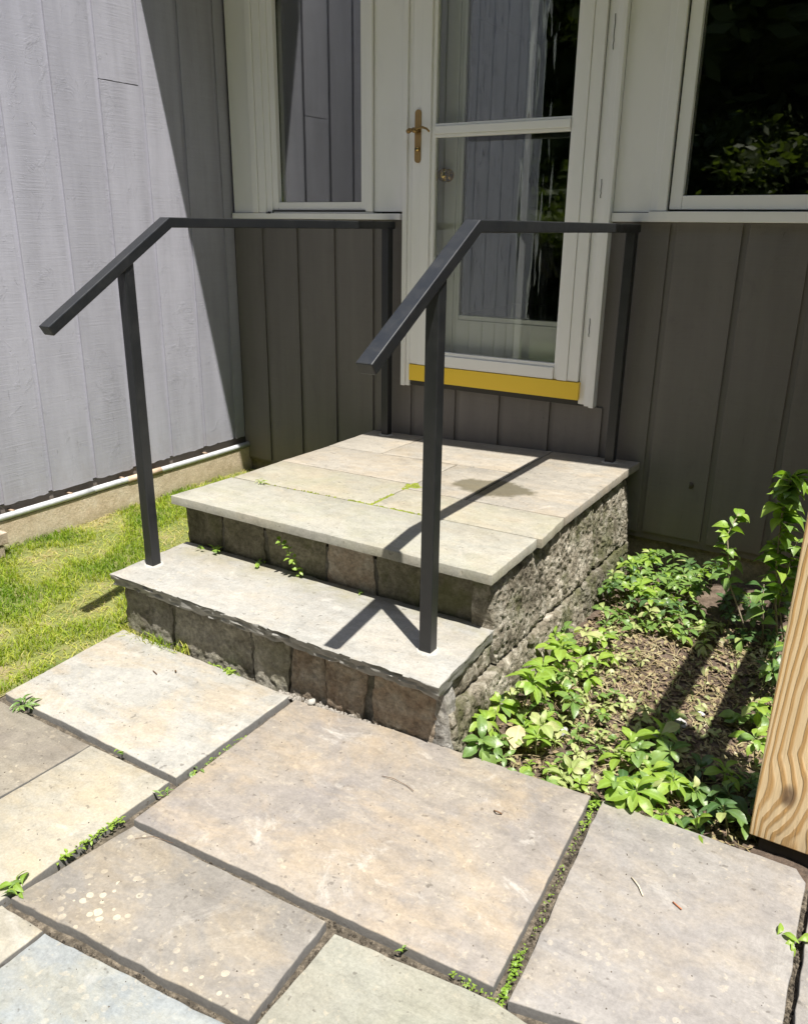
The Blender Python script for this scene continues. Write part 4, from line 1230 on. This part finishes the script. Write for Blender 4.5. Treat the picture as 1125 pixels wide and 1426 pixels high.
BIG = {m_: leaf_mesh("leaf", 0.075, 0.046, M_lf[m_], 0.05, 0.3, 0.3, 0.15) for m_ in (0, 1, 2)}
shoot((0.545, -0.42, -0.03), [(0.545, -0.42, -0.03), (0.505, -0.42, 0.06), (0.462, -0.42, 0.15), (0.445, -0.41, 0.24), (0.430, -0.40, 0.31), (0.455, -0.39, 0.385)], 0.0035, 38,
      "shorter leaning shoot in front of the shaded siding", (0.5, 0.85), (0, 1, 0), 3)
shoot((0.630, -0.42, -0.03), [(0.640, -0.42, -0.03), (0.612, -0.42, 0.12), (0.596, -0.42, 0.25), (0.588, -0.42, 0.38), (0.585, -0.42, 0.48), (0.600, -0.42, 0.55)], 0.0042, 75,
      "tallest leafy shoot with big leaves at its tip beside the wooden post", (0.6, 1.15), (0, 0, 1), 8)
shoot((0.665, -0.40, -0.03), [(0.66, -0.40, -0.03), (0.622, -0.40, 0.10), (0.628, -0.40, 0.22), (0.640, -0.40, 0.33)], 0.003, 34,
      "short side shoot hugging the tallest one on its right", (0.5, 0.9), (0, 1), 12)
shoot((0.60, -0.47, -0.03), [(0.60, -0.47, -0.03), (0.592, -0.47, 0.06), (0.578, -0.47, 0.13), (0.575, -0.47, 0.19)], 0.003, 9,
      "dark broad leaved seedling at the foot of the tallest shoot", (0.8, 1.1), (1, 2), 15)

# ------------------------------------------------------------------ weeds in the joints and on the steps
def weed(x, y, z, n, s, lab, seed, flat=0.2, mi=0, long=False):
    r = random.Random(seed)
    t = thing("weed", lab, "weed", (x, y, z))
    for k in range(n):
        o = bpy.data.objects.new("leaf", LEAVES[mi if r.random() < 0.7 else 1, 2 if not long else 0]); COL.objects.link(o); o.parent = t
        sc = s*r.uniform(0.6, 1.2)
        o.scale = (sc*(0.45 if long else 0.9), sc, sc)
        o.rotation_euler = (flat+r.gauss(0, 0.25), r.gauss(0, 0.3), r.uniform(0, 6.28))
        o.location = (r.gauss(0, 0.010*s), r.gauss(0, 0.010*s), r.uniform(0, 0.006))
    return t
weed(-1.050, -2.032, 0.0, 18, 0.8, "spiky weed in the joint at the left corner of the pale flagstone", 1, 0.25, 1, True)
weed(-0.661, -2.036, 0.0, 5, 0.45, "tiny weed in the joint below the pale flagstone", 2)
weed(-0.448, -1.985, -0.01, 15, 0.65, "weed clump in the joint between pale and big flagstones", 3, 0.5)
weed(-0.441, -2.081, -0.01, 9, 0.5, "small weed at the open corner above the spotted flagstone", 4, 0.6, 0, True)
weed(-0.470, -2.452, 0.0, 9, 1.0, "broad leaved weed at the left frame edge by the spotted flagstone", 6, 0.4)
weed(0.262, -2.150, -0.01, 7, 0.4, "small weed halfway along the joint under the big flagstone", 8, 0.8)
weed(0.868, -1.736, 0.0, 5, 1.1, "broad leaved weed at the right frame edge on the mauve flagstone joint", 9, 0.35)
weed(-1.060, -1.272, ZT, 7, 0.95, "second sprig from the left growing on the lower tread", 12, 0.9)
weed(-1.118, -1.272, ZT, 5, 0.7, "leftmost tiny sprig on the lower tread", 13, 0.9)
weed(-0.857, -1.272, ZT, 6, 0.85, "low sprig left of the tall weed on the lower tread", 14, 0.7)
weed(-0.459, -1.270, ZT, 8, 0.5, "tiny sprig on the lower tread near the shadow's tip", 15, 0.8)
weed(-1.075, -1.02+0.01, ZP-0.002, 14, 0.5, "sparse little weed at the left end of the platform's front joint", 16, 0.3, 3, True)
# tall weed on the riser
r = random.Random(44)
tw = thing("weed", "tallest climbing weed against the upper riser", "weed", (-0.69, -1.262, ZT))
path = [(-0.69, -1.262, ZT), (-0.695, -1.275, 0.235), (-0.715, -1.280, 0.27), (-0.735, -1.283, 0.30), (-0.760, -1.285, 0.315)]
tube("stem", [Vector(p)-Vector((-0.69, -1.262, ZT)) for p in path], 0.0012, M_stem, tw, 5, local=True)
for k in range(30):
    u = k/30*3.99; i = int(u); p = Vector(path[i]).lerp(Vector(path[i+1]), u-i)-Vector((-0.69, -1.262, ZT))
    o = bpy.data.objects.new("leaf", LEAVES[0, 2]); COL.objects.link(o); o.parent = tw
    s = r.uniform(0.45, 0.8); o.scale = (s*1.3, s, s)
    o.location = p+Vector((r.gauss(0, 0.006), r.gauss(0, 0.004), r.gauss(0, 0.004))); o.rotation_euler = (r.uniform(0, 1.2), r.gauss(0, 0.4), r.uniform(0, 6.28))
# joint growth as runs of little clumps
def joint_growth(x0, y0, x1, y1, n, seed, lab, s=0.35, z=-0.014):
    r = random.Random(seed)
    L = LEAVES[0, 2]
    vv, ff = [], []
    base = [v.co.copy() for v in L.vertices]; fs = [tuple(p.vertices) for p in L.polygons]
    for _ in range(n):
        t = r.random()
        M_ = Matrix.Translation((x0+(x1-x0)*t+r.gauss(0, 0.003), y0+(y1-y0)*t+r.gauss(0, 0.003), z+r.uniform(0, 0.008))) @ Matrix.Rotation(r.uniform(0, 6.28), 4, 'Z') @ Matrix.Rotation(r.uniform(0.1, 1.2), 4, 'X') @ Matrix.Scale(s*r.uniform(0.5, 1.2), 4)
        b = len(vv); vv += [M_ @ v for v in base]; ff += [tuple(i+b for i in f) for f in fs]
    o = mesh("joint_weeds", vv, ff, M_lf[0], None, True); tag(o, lab, "weeds", kind='stuff')
joint_growth(0.418, -1.56, 0.425, -1.64, 45, 1, "creeping weeds at the top of the joint between big and mauve flagstones")
joint_growth(0.422, -1.66, 0.455, -2.05, 60, 5, "thin weeds along the joint between big and mauve flagstones", 0.22)
joint_growth(0.448, -2.03, 0.462, -2.14, 80, 2, "weed clump at the lower end of the joint between big and mauve flagstones", 0.33)
joint_growth(0.36, -2.142, 0.47, -2.15, 50, 3, "weeds in the joint under the big flagstone's right end", 0.26)
joint_growth(-0.462, -2.19, -0.466, -2.36, 110, 4, "row of bright weeds in the joint left of the spotted flagstone", 0.36, -0.008)
joint_growth(-0.80, -1.582, -0.68, -1.588, 55, 6, "row of small weeds at the foot of the lower riser", 0.42, -0.01)
joint_growth(-0.72, -1.585, -0.69, -1.590, 20, 7, "broad leaved weeds at the foot of the lower riser", 0.7, -0.01)
joint_growth(-0.455, -1.80, -0.452, -1.95, 30, 9, "thin weeds between the pale and big flagstones", 0.3)
joint_growth(0.405, -1.555, 0.43, -1.548, 25, 10, "weeds at the bed end of the flagstone joint", 0.5)
og = grass("riser_grass", 260, (-1.20, -0.90, -1.60, -1.565), lambda x, y: -0.01, 0.02, 0.05, 8, None, 0.05)
og['label'] = "fringe of pale grass at the foot of the lower riser's left end"; og['category'] = 'grass'

# ------------------------------------------------------------------ twigs and crumbs on the patio
M_twig = rock_mat("twig_brown", (0.10, 0.06, 0.035), (0.16, 0.10, 0.06), (0.24, 0.16, 0.1), 30, 0.001)
M_straw = metal_mat("pale_twig", (0.55, 0.48, 0.36), 0.8)
def twig(pts, rad, mat, lab):
    b = Vector(pts[0])
    o = tube("twig", [Vector(p)-b for p in pts], rad*0.65, mat, None, 5, local=True)
    o.location = b
    tag(o, lab, "twig")
zz = 0.003
twig([(-0.05, -1.752, zz), (-0.02, -1.748, zz+0.003), (0.02, -1.75, zz), (0.045, -1.76, zz+0.002)], 0.0012, M_twig, "brown forked twig in the middle of the big flagstone")
twig([(0.565, -1.745, zz), (0.585, -1.762, zz+0.002), (0.60, -1.782, zz)], 0.0022, M_straw, "pale curved twig on the mauve flagstone")
twig([(0.655, -1.765, zz), (0.675, -1.775, zz)], 0.0022, metal_mat("rust_chip", (0.35, 0.13, 0.06), 0.8), "short rust coloured chip on the mauve flagstone")
twig([(-0.90, -1.712, zz), (-0.875, -1.72, zz+0.001)], 0.0026, M_twig, "short dark chip on the pale flagstone")
twig([(-0.845, -1.675, zz), (-0.835, -1.682, zz+0.004)], 0.004, M_twig, "small dark bud near the top of the pale flagstone")
twig([(-0.38, -2.225, zz), (-0.35, -2.20, zz+0.002), (-0.30, -2.19, zz)], 0.0009, M_twig, "fine arched grass stalk on the spotted flagstone near its top")
twig([(0.235, -1.716, zz), (0.245, -1.722, zz+0.006), (0.255, -1.716, zz)], 0.003, M_twig, "curled brown crumb on the right half of the big flagstone")
r = random.Random(77)
vv, ff = [], []
for _ in range(420):
    x = r.uniform(-1.1, 0.9); y = r.uniform(-2.9, -1.6)
    blob(x, y, 0.0005, r.uniform(0.0006, 0.0022), r.uniform(0.0005, 0.0014), vv, ff, r, 5)
for _ in range(900):
    k = r.choice(((0.418, -1.56, 0.458, -2.14), (-0.43, -2.19, 0.455, -2.145), (-0.456, -1.6, -0.45, -2.17), (0.128, -2.19, 0.13, -2.42), (-0.33, -2.475, 0.12, -2.43), (0.872, -1.58, 0.895, -2.05)))
    t_ = r.random()
    blob(k[0]+(k[2]-k[0])*t_+r.gauss(0, 0.004), k[1]+(k[3]-k[1])*t_+r.gauss(0, 0.004), -0.021, r.uniform(0.002, 0.006), r.uniform(0.002, 0.006), vv, ff, r, 5)
o = mesh("grit", vv, ff, M_sand, None, False); tag(o, "scattered grit and soil crumbs on the flagstones", "grit", kind='stuff')

# ------------------------------------------------------------------ trees behind the viewer (they show in the window glass)
def crown_mesh(seed, n, rx, rz, mat, cone=False, e0=0.09, e1=0.24):
    r = random.Random(seed)
    vv, ff = [], []
    clumps = []
    for _ in range(46):
        while True:
            p = Vector((r.uniform(-1, 1), r.uniform(-1, 1), r.uniform(-1, 1)))
            if p.length < 1: break
        if cone: p.x *= (1.15-p.z)*0.55; p.y *= (1.15-p.z)*0.55
        clumps.append((p, r.uniform(0.16, 0.34)))
    for _ in range(n):
        c, s = r.choice(clumps)
        d = Vector((r.gauss(0, 1), r.gauss(0, 1), r.gauss(0, 0.7)))
        p = c + d*s*0.55
        q = Vector((p.x*rx, p.y*rx, p.z*rz))
        e = r.uniform(e0, e1)
        a = Vector((r.gauss(0, 1), r.gauss(0, 1), r.gauss(0, 0.5))).normalized()
        b_ = a.cross(Vector((r.gauss(0, 1), r.gauss(0, 1), 1))).normalized()
        b = len(vv)
        vv += [q-a*e, q-b_*e*0.5, q+a*e, q+b_*e*0.5]
        ff.append((b, b+1, b+2, b+3))
    me = bpy.data.meshes.new("crown"); me.from_pydata([tuple(v) for v in vv], [], ff); me.materials.append(mat)
    return me
M_tl = leaf_mat("tree_leaves", (0.075, 0.10, 0.025), (0.13, 0.15, 0.04), 0.45, 0.5)
M_tn = leaf_mat("evergreen_leaves", (0.05, 0.09, 0.03), (0.08, 0.12, 0.035), 0.2, 0.5)
crA = crown_mesh(1, 9000, 2.6, 3.0, M_tl)
crB = crown_mesh(2, 9000, 2.4, 4.5, M_tn, True)
tv, tf = tube(None, [(0, 0, -0.2), (0.05, 0, 1.5), (0, 0.08, 3.2), (0.05, 0, 5.5)], 0.20, None, n=10, taper=0.4)
trk = bpy.data.meshes.new("trunk"); trk.from_pydata([tuple(v) for v in tv], [], tf); trk.materials.append(M_bark)
rt_ = random.Random(6)
for k, (x, y, kind, s) in enumerate(((-9, -9, 0, 1.1), (-6, -12, 1, 1.3), (-3, -10.5, 0, 1.0), (-0.5, -13, 1, 1.4), (2.5, -10, 0, 1.05), (5, -12, 1, 1.3), (7.5, -9, 0, 1.2), (9.5, -5.5, 1, 1.2),
                                      (-12, -6, 1, 1.3), (0.8, -16, 0, 1.5), (-5, -17, 0, 1.6), (6.5, -16, 1, 1.6), (11, -11, 0, 1.5), (-10, -14, 1, 1.6),
      (-7.5, -15, 0, 2.0), (-2, -15, 1, 1.9), (3.5, -15, 0, 2.0), (9, -14, 1, 2.0), (13, -7, 0, 2.0), (-13, -11, 0, 2.0), (0, -20, 1, 2.4), (6, -20, 0, 2.6), (-6, -21, 1, 2.4), (12, -16, 1, 2.3))):
    t = thing("tree", ("broadleaf" if kind == 0 else "conical evergreen")+" tree in the yard opposite the door, seen only in the window glass", "tree", (x, y, -0.1), "trees across the yard")
    t.scale = (s, s, s); t.rotation_euler = (0, 0, rt_.uniform(0, 6))
    for nm, me_, loc in (("trunk", trk, (0, 0, 0)), ("crown", crA if kind == 0 else crB, (0, 0, 4.0 if kind == 0 else 4.6))):
        o = bpy.data.objects.new(nm, me_); COL.objects.link(o); o.parent = t; o.location = loc
# low shrubs at the lawn edge
shr = crown_mesh(9, 16000, 2.2, 1.5, M_tl, False, 0.035, 0.09)
for k, (x, y) in enumerate(((-4.5, -8.5), (-1.8, -8.8), (1.2, -8.6), (4.0, -8.2), (6.3, -7.2), (8.0, -4.0))):
    o = bpy.data.objects.new("shrub", shr); COL.objects.link(o); o.location = (x, y, 1.3); o.rotation_euler = (0, 0, k*1.1)
    tag(o, "round shrub at the far edge of the yard, seen only in the window glass", "shrub", "shrubs across the yard")
